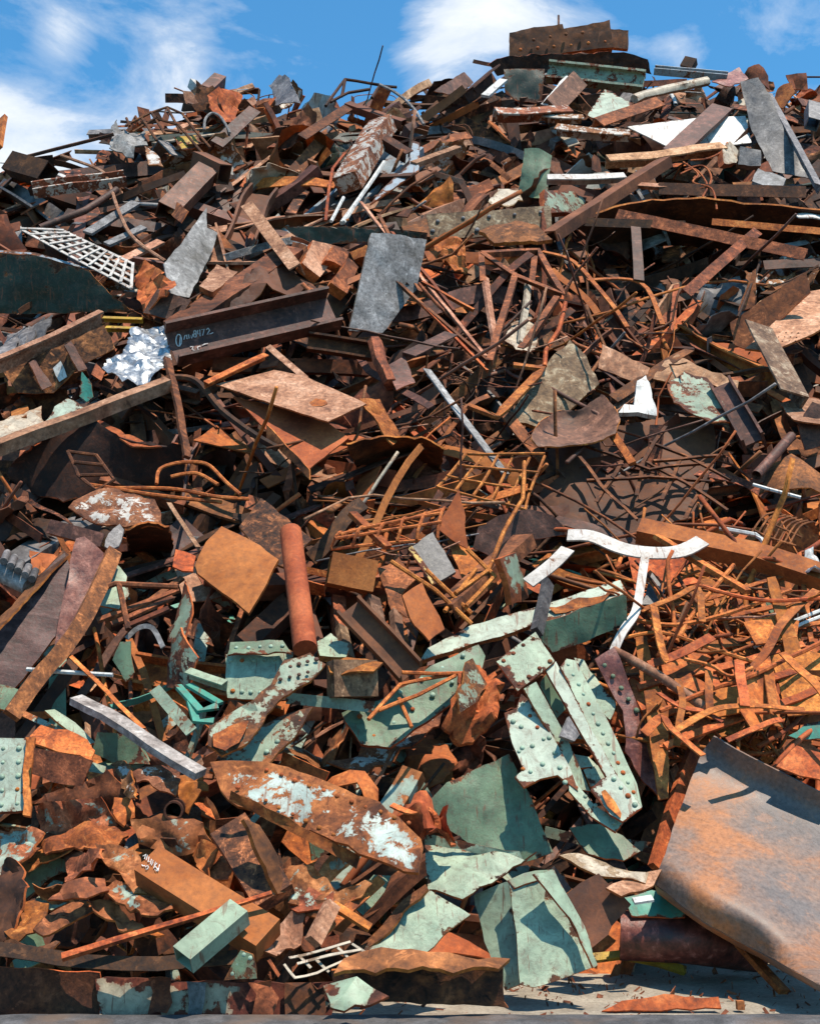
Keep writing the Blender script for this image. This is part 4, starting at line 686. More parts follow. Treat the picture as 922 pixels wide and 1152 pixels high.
PL('brown_plate', 'crumpled brown web left of the hanging orange plate', 'steel plate', 'brown_rust', [(424,640),(446,624),(470,652),(452,672),(466,712),(440,684)], 'S', 1.0, warp=.05)
bd = PL('grey_board', 'grey weathered panel with a yellow edge near the centre', 'panel', 'grey_steel', [(462,616),(487,598),(513,643),(490,656)], (.1,-.8,.55), 1.3, th=.04, warp=.004, s='grey panel with a yellow edge')
PL('yellow_edge', '', '', 'yellow_paint', [(459,617),(464,614),(492,655),(486,657)], (.1,-.8,.55), .03, parent=bd, warp=0, th=.02)
PL('brown_plate', 'brown plate behind the grey panel with a yellow edge', 'steel plate', 'orange_rust', [(500,600),(520,598),(540,636),(520,650)], 'S', 1.15)
PL('pointed_plate', 'triangular orange plate standing upright near the centre', 'steel plate', 'even_orange', [(490,592),(504,572),(517,552),(522,580),(526,616),(508,608)], (.2,-.95,.2), 1.45, th=.02, warp=.01, s='upright triangular plate')
LT('curved_grid', 'grid of curved rusty rods lying above the box with a blue end', 'wire grid', 'orange_rust', [(372,618),(388,604),(500,572),(492,606)], 3, 5, 3.5, 1.25, kind='rod', sag=.1, dent=.03, s='grid of curved rods')
TB('rod_loop', 'long curved rod with welded stubs hanging down from the centre grid', 'steel rod', 'orange_rust', [[(590,520,1.5),(588,560,1.6),(566,600,1.6),(548,642,1.5),(512,668,1.4)],[(556,648,1.5),(524,682,1.4)],[(526,618,1.5),(556,648,1.5)],[(440,632,1.3),(490,664,1.4),(530,702,1.3)],[(480,640,1.4),(530,690,1.35)],[(500,688,1.3),(535,640,1.4)]], 4.5, s='long curved rod')
BM('flat_bar', 'short orange flat bar sticking up above the box with a blue end', 'flat bar', 'orange_rust', [(396,578,1.3),(436,616,1.3)], 'flat', 11, 5, n='UR')
PL('arched_plate', 'dark arched plate at the centre right of the upright triangular plate', 'steel plate', 'violet_rust', [(532,616),(538,592),(560,580),(595,573),(622,580),(640,600),(600,606),(560,630)], (0,-.95,.1), 1.0, warp=.02, tear=.005, s='arched plate')
BM('brown_beam', 'brown beam rising to the right above the long pale green beam', 'steel beam', 'streaked_rust', [(500,688,1.2),(590,608,1.25)], 'Lr', 26, 16, n='UL', s='brown rising beam')
gs = PL('green_stub', 'green stub with a rusty top at the upper end of the pale green beam', 'steel stub', 'worn_green_paint', [(561,628),(580,622),(596,672),(576,680)], 'RF', 1.5, th=.08, warp=.01, s='green stub')
lg = PL('long_green_beam', 'long pale green beam rising to the right across the heap', 'steel beam', 'blistered_pale_paint', [(472,744),(480,730),(520,708),(560,694),(612,680),(660,664),(698,652),(704,668),(640,690),(600,702),(540,722),(500,736)], (.0,-.72,.68), 1.35, th=.05, warp=.008, rim='orange_rust', s='long pale green beam')
PL('web', '', '', 'mid_green_paint', [(604,702),(640,690),(704,668),(706,702),(660,722),(622,734),(610,722)], (.0,-.97,-.15), .12, parent=lg, warp=.01, th=.03)
PL('rust_stripe', '', '', 'orange_rust', [(618,684),(650,672),(698,660),(700,668),(650,684),(624,692)], (.0,-.72,.68), .03, parent=lg, warp=.01, tear=.04, th=.004)
BM('dark_post', 'dark grey post standing in front of the long pale green beam', 'steel post', 'grey_steel', [(604,712,1.6),(616,656,1.6)], 'flat', 12, 8, n='RF', s='dark post')
# strap and pipe
BM('white_strap', 'wide white strap bent in a wave right of centre', 'steel strap', 'white_paint', [(638,602,1.7),(664,603,1.75),(700,617,1.7),(732,622,1.7),(765,620,1.75),(790,608,1.7)], 'flat', 17, 2, n='S', smooth=True, s='wavy white strap', dent=.01)
BM('white_strap', 'white strap piece running down left from the wavy white strap', 'steel strap', 'white_paint', [(638,618,1.6),(622,634,1.65),(594,656,1.5)], 'flat', 15, 2, n='S', smooth=True)
BM('hanging_strap', 'narrow whitish strap hanging below the wavy white strap', 'steel strap', 'white_paint', [(726,622,1.75),(720,660,1.7),(714,690,1.65),(700,712,1.6),(690,734,1.5)], 'flat', 9, 3, n='S', smooth=True, s='hanging strap')
BM('thin_pipe', 'thin pale rust pipe sloping down to the right from the hanging strap', 'pipe', 'pale_rust', [(690,732,1.5),(740,760,1.55),(792,796,1.5)], 'round', 10, smooth=True, s='thin pale pipe')
BM('orange_beam', 'large orange box beam lying behind the wavy white strap', 'steel beam', 'even_orange', [(718,597,1.1),(848,625,1.15),(930,652,1.1)], 'flat', 26, 18, n='UL', s='large orange box beam')
BM('flat_bar', 'orange flat bar sloping down to the right under the large orange box beam', 'flat bar', 'orange_rust', [(738,603,1.5),(840,666,1.5)], 'flat', 12, 5, n='UR')
# ---- riveted slanting girder and rusty curl, centre
sg = PL('slanted_girder', 'green riveted girder web slanting up to the right at the centre', 'steel girder', 'mid_green_paint', [(384,800),(440,782),(500,742),(538,722),(546,736),(540,760),(492,800),(440,842),(404,838)], (.0,-.85,.5), 1.1, th=.04, warp=.01, rim='orange_rust', s='slanted green girder')
RV(sg, (404,806), (520,738), 6, .025); RV(sg, (420,828), (530,752), 6, .025)
PL('bottom_flange', '', '', 'peeling_white_paint', [(368,860),(400,846),(450,820),(492,788),(500,800),(470,835),(440,862),(400,868)], 'U', .3, parent=sg, warp=.04, tear=.03, th=.02)
PL('orange_curl', 'thick bright orange torn curl at the end of the slanted girder', 'torn plate', 'orange_rust', [(498,812),(508,790),(518,760),(540,745),(558,752),(562,790),(556,812),(530,830),(512,826)], (.1,-.8,.55), 1.45, warp=.12, tear=.05, res=.07, th=.04, s='bright orange torn curl')
PL('pale_fold', 'pale grey folded strip on the bright orange torn curl', 'steel strip', 'worn_green_paint', [(516,776),(524,744),(532,742),(546,770),(536,792),(520,800)], 'R', 1.65, warp=.03)
TB('thin_rods', 'three thin rusty rods meeting in front of the slanted green girder', 'steel rods', 'orange_rust', [[(414,810,1.5),(450,770,1.55),(516,758,1.5)],[(425,800,1.5),(470,782,1.6),(512,760,1.6)],[(452,756,1.5),(490,758,1.6),(520,758,1.5)],[(448,786,1.5),(462,818,1.5)]], 4)
pb = PL('patchy_plate', 'large rusty riveted plate with pale blue patches below the centre', 'steel plate', 'patchy_blue_paint', [(236,862),(262,857),(300,858),(345,868),(400,893),(450,918),(474,944),(476,972),(470,986),(440,976),(405,962),(350,934),(300,914),(268,904),(246,886)], (.0,-.74,.64), 1.45, th=.03, warp=.04, tear=.02, bend=(60,-.08), rim='orange_rust', s='large patchy blue plate')
RV(pb, (300,866), (460,926), 11, .02, 'orange_rust'); RV(pb, (268,886), (420,962), 11, .02, 'orange_rust')
PL('flange', '', '', 'orange_rust', [(258,890),(300,910),(350,934),(405,964),(400,976),(340,944),(290,918),(256,900)], 'F', .1, parent=pb, warp=.02, tear=.02)
PL('crumpled_end', 'crushed orange rust lump at the right end of the patchy blue plate', 'torn plate', 'orange_rust', [(440,920),(456,906),(480,902),(502,912),(508,938),(490,946),(474,944),(455,938)], 'S', 1.5, warp=.16, tear=.06, res=.06, th=.03, s='crushed orange lump')
BM('ribbon_strap', 'thin rusty strap looping over the crushed orange lump', 'steel strap', 'orange_rust', [(440,906,1.5),(462,914,1.6),(478,908,1.65),(490,918,1.6),(494,936,1.5)], 'flat', 7, 2, n='U', smooth=True)
PL('curl_sheet', 'curled brown strip standing above the patchy blue plate', 'steel strip', 'orange_rust', [(356,880),(372,866),(410,868),(425,884),(424,902),(412,906),(404,884),(380,884)], 'S', 1.1, warp=.05, bend=(0,-.15))
# ---- green plates bottom centre
PL('green_web', 'big smooth green plate in half shade below the truss', 'steel plate', 'mid_green_paint', [(478,903),(504,880),(556,856),(572,846),(600,900),(624,958),(590,970),(540,958),(500,930)], (.05,-.93,.25), .95, warp=.008, tear=.01, bend=(10,-.1), rim='orange_rust', s='big smooth green plate')
g1 = PL('green_tray', 'pale green plate with a turned up back edge at bottom centre', 'steel plate', 'pale_green_paint', [(478,948),(520,954),(590,970),(602,962),(570,984),(540,1002),(520,1012),(480,998)], (.0,-.66,.75), 1.35, warp=.015, tear=.015, rim='orange_rust', s='pale green tray plate')
PL('back_edge', '', '', 'pale_green_paint', [(477,940),(520,946),(585,960),(590,971),(520,956),(478,950)], 'F', .1, parent=g1, warp=.01)
g2 = PL('green_trapezoid', 'pale green folded plate standing on the ground at bottom centre', 'steel plate', 'pale_green_paint', [(532,1006),(560,996),(572,992),(580,1050),(584,1108),(568,1114),(545,1060)], (-.45,-.85,.3), 1.2, warp=.008, tear=.008, rim='orange_rust', s='pale green folded plate')
PL('face', '', '', 'pale_green_paint', [(572,992),(600,984),(640,1034),(668,1088),(640,1098),(600,1112),(584,1108),(580,1050)], (.12,-.9,.4), .02, parent=g2, warp=.012, tear=.008)
PL('cap', '', '', 'mid_green_paint', [(572,990),(604,978),(622,980),(604,992),(578,1000)], 'S', .06, parent=g2, warp=.01)
PL('side', '', '', 'pale_green_paint', [(600,984),(622,979),(650,1030),(670,1086),(664,1090),(640,1034)], (.5,-.75,.4), .03, parent=g2, warp=.01)
g3 = PL('green_square', 'green square plate leaning at bottom centre left of the folded plate', 'steel plate', 'pale_green_paint', [(402,1074),(440,1040),(479,1000),(505,1014),(528,1030),(500,1052),(476,1074)], (.0,-.75,.6), 1.35, warp=.008, tear=.01, rim='orange_rust', s='green square plate')
PL('edge', '', '', 'brown_rust', [(400,1066),(476,996),(481,1001),(406,1074)], 'UL', .04, parent=g3, tear=.02)
PL('brown_plate', 'dark brown square plate right of the pale green folded plate', 'steel plate', 'even_rust', [(632,1012),(650,994),(674,982),(709,1018),(684,1050),(662,1068),(646,1040)], (.1,-.85,.3), 1.2, warp=.015, tear=.01, s='brown square plate')
PL('grey_board', 'pale torn board above the brown square plate', 'board', 'cream_paint', [(632,962),(650,958),(690,974),(728,982),(726,992),(690,986),(650,978)], 'U', 1.3, warp=.02, tear=.02)
PL('green_plate', 'green plate half hidden behind the marbled pipe', 'steel plate', 'teal_paint', [(700,1010),(735,1000),(768,1012),(770,1032),(712,1030)], 'S', .8)
for pts, tx in ((((396,1010),(420,985),(440,985),(430,1005),(408,1030)),'dark green bent plate left of the green square plate'), (((640,930),(680,928),(720,958),(700,970),(660,960)),'green bent plate under the foot of the truss')):
    PL('green_plate', tx, 'steel plate', 'mid_green_paint', pts, 'S', .8, warp=.02)
BM('flat_bar', 'crossed orange flat bar left of the green square plate, rising right', 'flat bar', 'orange_rust', [(360,1050,1.2),(428,990,1.3)], 'flat', 11, 4, n='UR')
BM('flat_bar', 'crossed orange flat bar left of the green square plate, falling right', 'flat bar', 'orange_rust', [(374,1018,1.25),(416,1044,1.25)], 'flat', 10, 4, n='U')
BM('wood_piece', 'short square brown bar standing near the white lattice strips', 'steel bar', 'pale_rust', [(352,1060,1.3),(374,1018,1.35)], 'flat', 15, 12, n='R')
BM('yellow_foam', 'strip of yellow foam lying at the foot of the heap', 'foam strip', 'yellow_paint', [(664,1078,.25),(700,1074,.3),(740,1082,.3),(772,1093,.2)], 'flat', 9, 6, n='S', dent=.03, s='yellow foam strip')
# ---- riveted truss
tr = PL('riveted_truss', 'pale green riveted lattice girder lying steeply right of centre', 'steel girder', 'pale_green_paint', [(558,744),(602,711),(624,744),(582,778)], (-.05,-.82,.55), 1.9, th=.03, warp=.004, tear=.004, s='riveted truss')
RV(tr, (566,744), (600,718), 4, .022, 'brown_rust'); RV(tr, (583,770), (618,744), 4, .022, 'brown_rust')
NT = (-.05,-.82,.55)
def chord(pts, off=.0, nm='chord', mat='pale_green_paint', nn=NT, th=.03): return PL(nm, '', '', mat, pts, nn, off, th=th, parent=tr, warp=.003, tear=.002)
c1 = chord([(630,750),(637,741),(647,743),(684,812),(716,882),(722,908),(702,892),(688,868)], -.14, 'chord', 'pale_green_paint', (.22,-.82,.5)); RV(c1, (639,748), (712,892), 14, .021)
c1c = chord([(613,753),(625,744),(660,812),(694,872),(683,876),(660,836)], -.04, 'flange', 'blistered_pale_paint', NT, .05)
c2 = chord([(567,802),(580,797),(586,780),(601,794),(620,826),(640,862),(650,890),(627,872),(608,876),(589,886),(579,874),(589,866),(576,836)], -.05, 'gusset_plate', 'blistered_pale_paint')
for a_, b_, n_ in (((588,792),(604,818),3), ((586,818),(588,866),3), ((598,840),(596,868),2), ((611,832),(610,860),2), ((618,830),(636,880),4), ((577,812),(584,846),2)): RV(c2, a_, b_, n_, .022)
c3 = chord([(640,862),(650,884),(668,906),(700,926),(692,936),(664,918),(640,890)], -.06, 'chord'); RV(c3, (648,886), (690,926), 5, .021)
c5 = chord([(589,775),(603,767),(640,836),(664,890),(650,888),(636,858),(612,815)], -.10, 'inner_flange', 'pale_green_paint', (.3,-.85,.35))
chord([(606,770),(616,756),(638,796),(626,808)], -.34, 'web', 'mid_green_paint', (.3,-.9,.1)); chord([(620,812),(652,822),(656,832),(626,828)], -.3, 'cross_tie', 'pale_green_paint'); r6 = chord([(632,846),(662,852),(672,862),(640,866)], -.26, 'cross_tie', 'pale_green_paint'); chord([(656,866),(680,858),(688,872),(664,886)], -.24, 'cross_tie', 'pale_green_paint')
RV(r6, (640,852), (658,858), 2, .024)
c4 = chord([(664,888),(676,876),(692,870),(722,908),(700,924),(686,916)], .05, 'end_plate', 'blistered_pale_paint'); RV(c4, (690,876), (714,906), 4, .022)
PL('rust_patch', '', '', 'orange_rust', [(676,892),(682,890),(700,915),(697,921),(684,908)], NT, .07, parent=tr, th=.004, warp=0, tear=.02)
chord([(630,828),(640,806),(652,826),(646,834)], .02, 'torn_tab', 'grey_steel', 'R')
PL('side_fin', 'narrow pale green fin right of the riveted truss', 'steel plate', 'pale_green_paint', [(644,744),(656,744),(692,790),(686,808),(668,784)], 'S', 1.3, rim='orange_rust')
tp = PL('tall_web', 'tall dark rust plate with flecks of green paint right of the truss', 'steel plate', 'marbled_rust', [(668,742),(690,728),(714,780),(730,830),(742,900),(724,880),(704,846),(700,800)], (.1,-.93,.25), 1.2, warp=.03, tear=.015, s='tall dark rust plate')
RV(tp, (680,748), (716,800), 5, .025, 'mid_green_paint')
# ---- big rolled sheet, bottom right
sh = GP('rolled_sheet', 'huge rolled grey and orange steel sheet at the bottom right', 'steel sheet', 'scoured_sheet', [
 [(803,829,1.32),(850,855,1.32),(900,880,1.27),(975,918,1.17)],[(790,848,1.09),(838,878,1.07),(890,905,1.03),(965,942,0.97)],[(776,878,1.05),(828,912,1.09),(885,942,1.09),(960,985,1.05)],
 [(758,925,1.12),(815,963,1.27),(878,1000,1.27),(960,1045,1.22)],[(745,965,1.29),(800,1005,1.42),(865,1042,1.42),(960,1092,1.37)],[(735,994,1.12),(790,1036,1.22),(858,1073,1.22),(960,1128,1.17)]], th=.02, warp=.012, tear=.006, s='huge rolled sheet')
GP('rolled_edge', '', '', 'scoured_sheet', [[(735,995,1.11),(790,1037,1.21),(858,1074,1.21),(960,1129,1.16)],[(739,1005,0.92),(795,1046,0.95),(862,1083,0.93),(960,1137,0.92)],[(744,1002,0.62),(800,1040,0.57),(865,1076,0.55),(960,1128,0.57)]], parent=sh)
BM('vertical_strap', 'thick rusty strap standing left of the huge rolled sheet', 'steel strap', 'orange_rust', [(784,838,0.80),(768,880,0.85),(752,930,0.85),(738,978,0.90)], 'flat', 17, 8, n='R', dent=.01, s='thick rusty strap')
BM('marbled_pipe', 'dark red marbled pipe lying under the huge rolled sheet', 'pipe', 'marbled_rust', [(698,1052,0.50),(770,1058,0.55),(850,1066,0.30)], 'round', 54, n='F', dent=.02, s='marbled pipe')
BM('flat_bar', 'rusty flat bar reaching down onto the concrete at bottom right', 'flat bar', 'orange_rust', [(812,1040,.6),(882,1116,.08)], 'flat', 14, 6, n='UR', s='bar reaching onto the concrete')
PL('plank_scrap', 'pale rust strip running under the huge rolled sheet to the left', 'steel strip', 'pale_rust', [(682,1000),(720,982),(742,980),(735,998),(700,1008)], 'U', 1.3)
BM('white_shard', 'small white shard above the marbled pipe', 'shard', 'clean_white_paint', [(712,1014,1.3),(734,1010,1.3)], 'flat', 8, 3, n='U')
# ---- orange lattice, right
OP = [(((712,700),(722,698),(740,770),(750,870),(744,900),(728,840)),'tall narrow orange plate at the left of the orange lattice'),
 (((724,778),(742,774),(752,800),(752,898),(740,900)),'upright orange strip above the thick rusty strap'),
 (((742,742),(782,728),(800,740),(776,760),(800,772),(780,786),(750,776)),'orange plate with a cut out notch, upper left of the orange lattice'),
 (((758,790),(800,776),(840,770),(836,800),(800,808),(780,800)),'orange plate at the centre of the orange lattice'),
 (((832,800),(840,760),(866,738),(880,800),(862,820),(846,822)),'bright orange pointed plate in the middle right of the orange lattice'),
 (((762,826),(792,806),(812,808),(786,834)),'small bright orange plate above the huge rolled sheet'),
 (((866,738),(900,730),(935,738),(935,800),(886,806)),'orange plate at the right edge of the orange lattice'),
 (((862,650),(872,648),(900,730),(922,800),(908,806),(884,740)),'long orange strip falling steeply at the right'),
 (((836,700),(872,690),(898,700),(896,716),(850,724)),'flat orange plate in the upper right of the orange lattice'),
 (((872,862),(896,838),(935,850),(935,880),(900,872)),'brown orange plate right above the huge rolled sheet')]
for k, (pts, tx) in enumerate(OP):
    PL('orange_plate', tx, 'steel plate', 'orange_rust', pts, [(-.1,-.8,.55),(.15,-.85,.45),(0,-.7,.7)][k % 3], 1.2+.06*(k % 5), warp=.008, tear=.006, th=.02, s={0:'tall narrow orange plate', 4:'bright orange pointed plate', 6:'orange plate at the right edge', 9:None}.get(k))
OS = [((712,698),(760,703),(820,690),(890,664),5,'long curved orange rod over the upper orange lattice'), ((742,800),(800,775),(850,758),(935,716),5,'long orange rod crossing the middle of the orange lattice'),
 ((760,822),(800,800),(840,795),(905,799),7,'curved orange strap along the foot of the orange lattice'), ((818,834),(850,820),(870,812),(880,810),6,'short orange bar right above the huge rolled sheet'),
 ((838,760),(860,735),(880,700),(918,664),9,'straight orange flat bar rising steeply to the right edge'), ((730,748),(760,738),(790,722),(800,716),10,'orange flat bar at the upper left of the orange lattice'),
 ((797,756),(797,775),(798,790),(799,802),8,'short upright orange bar, left one of the orange lattice'), ((831,746),(833,765),(836,780),(838,795),10,'short upright orange bar, middle one of the orange lattice'),
 ((862,750),(866,775),(870,800),(876,818),11,'upright orange bar, right one of the orange lattice'), ((762,764),(768,790),(764,815),(760,840),7,'upright orange bar, leftmost of the orange lattice'),
 ((720,688),(760,672),(785,662),(790,700),7,'orange bar bent into a hook above the orange lattice'), ((735,682),(742,720),(748,740),(750,745),9,'short orange bar under the hanging strap'),
 ((760,722),(780,690),(810,655),(825,636),5,'thin orange rod rising to the right above the orange lattice'), ((790,660),(830,672),(870,676),(930,672),4,'thin dark orange rod lying level above the orange lattice'),
 ((724,826),(745,808),(756,822),(790,850),10,'orange bent bar beside the thick rusty strap'), ((880,735),(895,750),(918,770),(930,786),9,'orange bar falling to the right edge'),
 ((700,718),(745,712),(800,730),(850,745),4,'thin rod under the long curved orange rod'), ((740,780),(765,795),(790,800),(812,812),8,'orange bar behind the thin pale pipe end'), ((770,742),(800,750),(822,762),(846,752),4,'thin wire across the middle of the orange lattice')]
for k, (a, b, c, d, w, tx) in enumerate(OS):
    o_ = 1.5+.07*(k % 4)
    BM('orange_rod' if 'rod' in tx or 'wire' in tx else 'orange_bar', tx, 'steel rod' if 'rod' in tx or 'wire' in tx else 'steel bar', 'orange_rust', [(a[0],a[1],o_),(b[0],b[1],o_+.03),(c[0],c[1],o_+.03),(d[0],d[1],o_)], 'rod' if 'rod' in tx or 'wire' in tx else 'flat', w, n=['S','U','UR'][k % 3], smooth=True, dent=.012, s={0:'long curved orange rod', 2:'curved orange strap', 4:'steep orange flat bar', 10:'orange hook bar'}.get(k))
PL('grey_scrap', 'small grey plate right of the hanging strap', 'steel plate', 'grey_steel', [(722,680),(733,645),(748,662),(738,680)], 'S', 1.2)
TB('cable_bundle', 'bundle of white cables inside the orange lattice', 'cable', 'clean_white_paint', [[(845,724,1.05),(870,712,1.1),(890,700,1.1),(930,684,1.05)],[(848,728,1.05),(872,716,1.1),(895,704,1.1),(930,690,1.05)]], 4, smooth=True, s='white cables')
for k in range(3):
    PL('grey_casting', 'dark grey metal casting seen through the orange lattice, %s' % ('left one','middle one','right one')[k], 'casting', 'bright_foil' if k == 1 else 'grey_steel', [(782+k*16,748+k*3),(792+k*16,740+k*3),(800+k*14,756+k*3),(790+k*14,772)], 'S', .75, warp=.06, th=.05, group='grey castings in the orange lattice')
PL('teal_plate', 'bright teal plate at the right edge below the orange lattice', 'steel plate', 'teal_paint', [(886,828),(905,814),(935,812),(935,832),(905,832)], (.1,-.85,.4), 1.0, s='bright teal plate')
PL('dark_sheet', 'dark brown sheet under the right end of the orange lattice', 'steel sheet', 'brown_rust', [(866,868),(884,832),(902,830),(930,850),(890,872)], (.2,-.9,.2), .8)

PL('void_shadow_plate', 'dark plate standing in for the shadowed void below the long dark bar', 'steel plate', 'dark_rust', [(-20,1086),(60,1092),(112,1098),(112,1146),(-20,1146)], (0,-1,-.1), .75, warp=.02)  # dark plate stands for the shadow in the void under the bar
for pts, nn, tx in ((((700,745),(760,735),(770,790),(720,800)),'S','orange plate under the thin pale pipe'), (((800,720),(860,715),(870,770),(810,765)),'U','orange plate behind the white cables'), (((770,800),(840,790),(870,815),(800,830)),'S','orange plate below the curved orange strap'), (((880,790),(935,780),(935,812),(890,815)),'S','orange plate above the bright teal plate'),(((745,655),(800,650),(830,690),(770,700)),'S','orange plate below the orange hook bar')):
    PL('orange_plate', tx, 'steel plate', 'orange_rust', pts, nn, .85, warp=.01, tear=.006, th=.02)

GP('shade_plate', 'wide plate added to shade the dark hollow below, seen from underneath', 'steel plate', 'dark_rust', [[(636,250,1.1),(720,229,1.2),(820,226,1.25),(945,240,1.2)],[(655,262,.2),(725,250,.1),(820,250,.1),(945,262,.1)],[(675,282,-1.0),(735,276,-1.3),(820,280,-1.3),(945,290,-1.2)]], th=.03, warp=.04, tear=.04)  # added as a roof to throw the hollow into shadow
GP('shade_plate', 'curved plate added to shade the gap below the long spotted bar end', 'steel plate', 'dark_rust', [[(392,500,.85),(430,492,.9),(470,494,.9),(500,506,.8)],[(398,520,0),(432,516,-.1),(468,518,-.1),(496,526,0)],[(404,536,-.7),(434,534,-.8),(466,536,-.8),(492,540,-.7)]], th=.02, warp=.03, tear=.03)  # added plate, there to darken the gap beneath it
GP('shade_plate', 'plate added for shade between the flaky white sheet and the curved orange plate', 'steel plate', 'dark_rust', [[(140,596,1.0),(165,590,1.05),(190,594,1.05)],[(144,612,.1),(166,610,.1),(192,612,.1)],[(148,626,-.7),(168,626,-.7),(194,626,-.7)]], th=.02, warp=.03, tear=.03)  # added plate that casts shade into this gap

LT('orange_lattice', 'connected orange lattice of wide flat bars above the huge rolled sheet', 'lattice', 'orange_rust', [(716,778,1.20),(905,728,1.20),(925,775,1.20),(748,842,1.20)], 7, 2, 8, 1.6, dent=.03, s='lattice of wide flat bars')
LT('orange_lattice', 'connected orange lattice of narrow bars at the upper right, under the long curved orange rod', 'lattice', 'orange_rust', [(730,690,1.00),(925,640,1.00),(940,735,1.00),(770,762,1.00)], 8, 3, 5, 1.4, dent=.04, s='lattice of narrow bars')
# ================================================================== ground, kerb, core of the heap
def simple_struct(name, bm, mat, kind='structure', smooth=False):
    me = bpy.data.meshes.new(name); bm.to_mesh(me); bm.free(); me.materials.append(mat)
    if smooth:
        for p in me.polygons: p.use_smooth = True
    o = bpy.data.objects.new(name, me); COL.objects.link(o); o['kind'] = kind; return o
def stone_mat(name, c0, c1, c2, sc, bump=.6, rough=.9):
    m = bpy.data.materials.new(name); m.use_nodes = True; nt = m.node_tree; b = nt.nodes['Principled BSDF']
    tc = nt.nodes.new('ShaderNodeTexCoord'); v = tc.outputs['Object']
    n1 = nz(nt, v, sc, 9, .65, .3); n2 = nz(nt, v, sc*14, 6, .7); n3 = nz(nt, v, sc*.3, 5, .6)
    c = ramp(nt, n1, [(.3, c0), (.5, c1), (.7, c2)])
    c = mix(nt, 1.0, c, ramp(nt, n2, [(.3, .6), (.5, 1), (.72, 1.35)]), 'MULTIPLY')
    c = mix(nt, ramp(nt, n3, [(.52, 0.0), (.66, .55)]), c, (.17, .10, .06))
    nt.links.new(c, b.inputs['Base Color']); b.inputs['Roughness'].default_value = rough
    bp = nt.nodes.new('ShaderNodeBump'); bp.inputs['Strength'].default_value = bump; bp.inputs['Distance'].default_value = .015
    nt.links.new(mth(nt, 'ADD', n2, n1), bp.inputs['Height']); nt.links.new(bp.outputs[0], b.inputs['Normal'])
    return m
M_CON = stone_mat('concrete', (.18,.145,.105), (.30,.25,.19), (.40,.34,.26), 2.2)
M_KERB = stone_mat('kerb_stone', (.035,.033,.034), (.075,.07,.07), (.14,.13,.13), 5)
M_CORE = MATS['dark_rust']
bm = bmesh.new()
vs = [bm.verts.new(v) for v in ((-600,-200,0),(600,-200,0),(600,1000,0),(-600,1000,0))]; bm.faces.new(vs)
simple_struct('ground', bm, M_CON)
M_DARK_GROUND = stone_mat('dark_ground', (.030,.029,.028), (.05,.048,.046), (.075,.072,.068), 1.5)
bm = bmesh.new(); vs = [bm.verts.new(v) for v in ((-300,-120,.004),(300,-120,.004),(300,8.655,.004),(-300,8.655,.004))]; bm.faces.new(vs)
simple_struct('unseen_dark_ground', bm, M_DARK_GROUND)  # unseen dark ground, added to cut sunlight bouncing up into the heap
bm = bmesh.new()
n = 160
secp = [(8.66,-.02),(8.66,.09),(8.70,.118),(8.80,.13),(8.98,.13),(9.06,.118),(9.10,.09),(9.10,-.02)]
rings = []
for i in range(n+1):
    x = -8+16*i/n
    rings.append([bm.verts.new((x, y+.008*noise.noise(Vector((x*3, y*3, 0))), z+.010*noise.noise(Vector((x*4, y*9, 5))))) for y, z in secp])
for i in range(n):
    for k in range(len(secp)-1): bm.faces.new([rings[i][k], rings[i][k+1], rings[i+1][k+1], rings[i+1][k]])
bm.faces.new(rings[0]); bm.faces.new(rings[-1]); bmesh.ops.recalc_face_normals(bm, faces=bm.faces)
simple_struct('kerb', bm, M_KERB, smooth=True)

RIDGE = [(-600,230),(-200,200),(0,176),(30,182),(60,182),(110,172),(140,146),(175,126),(205,134),(222,100),(240,97),(275,108),(300,108),(320,100),(345,116),(370,116),(400,110),(450,108),(490,104),(525,95),(545,80),(575,70),(620,64),(700,62),(730,80),(770,84),(830,84),(870,92),(922,97),(1100,110),(1500,200)]
BASE = [(-600,1142),(0,1142),(370,1140),(560,1118),(600,1098),(700,1088),(922,1085),(1500,1085)]
def lut(L, x):
    for (a, b), (c, d) in zip(L, L[1:]):
        if a <= x <= c: return b+(d-b)*(x-a)/(c-a)
    return L[0][1] if x < L[0][0] else L[-1][1]
PITS = HOLLOWS
def PITD(px, py): return max(0, sum(a*math.exp(-((px-x)/rx)**2-((py-y)/ry)**2) for x, y, rx, ry, a in PITS))
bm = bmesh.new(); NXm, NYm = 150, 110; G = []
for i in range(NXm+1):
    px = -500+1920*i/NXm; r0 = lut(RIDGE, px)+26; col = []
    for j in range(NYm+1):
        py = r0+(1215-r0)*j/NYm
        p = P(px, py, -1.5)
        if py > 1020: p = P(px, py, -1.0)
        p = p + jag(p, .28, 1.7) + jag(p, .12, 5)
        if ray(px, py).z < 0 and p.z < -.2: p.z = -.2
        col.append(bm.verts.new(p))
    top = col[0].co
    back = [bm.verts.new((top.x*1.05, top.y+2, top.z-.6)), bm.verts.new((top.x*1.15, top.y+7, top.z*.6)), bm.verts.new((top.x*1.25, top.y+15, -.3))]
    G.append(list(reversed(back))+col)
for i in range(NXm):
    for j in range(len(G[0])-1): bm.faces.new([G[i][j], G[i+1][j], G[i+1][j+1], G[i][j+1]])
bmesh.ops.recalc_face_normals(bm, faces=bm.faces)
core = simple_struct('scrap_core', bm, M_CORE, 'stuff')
core['label'] = 'dark rusty mass of packed scrap deep inside the heap'; core['category'] = 'scrap heap'

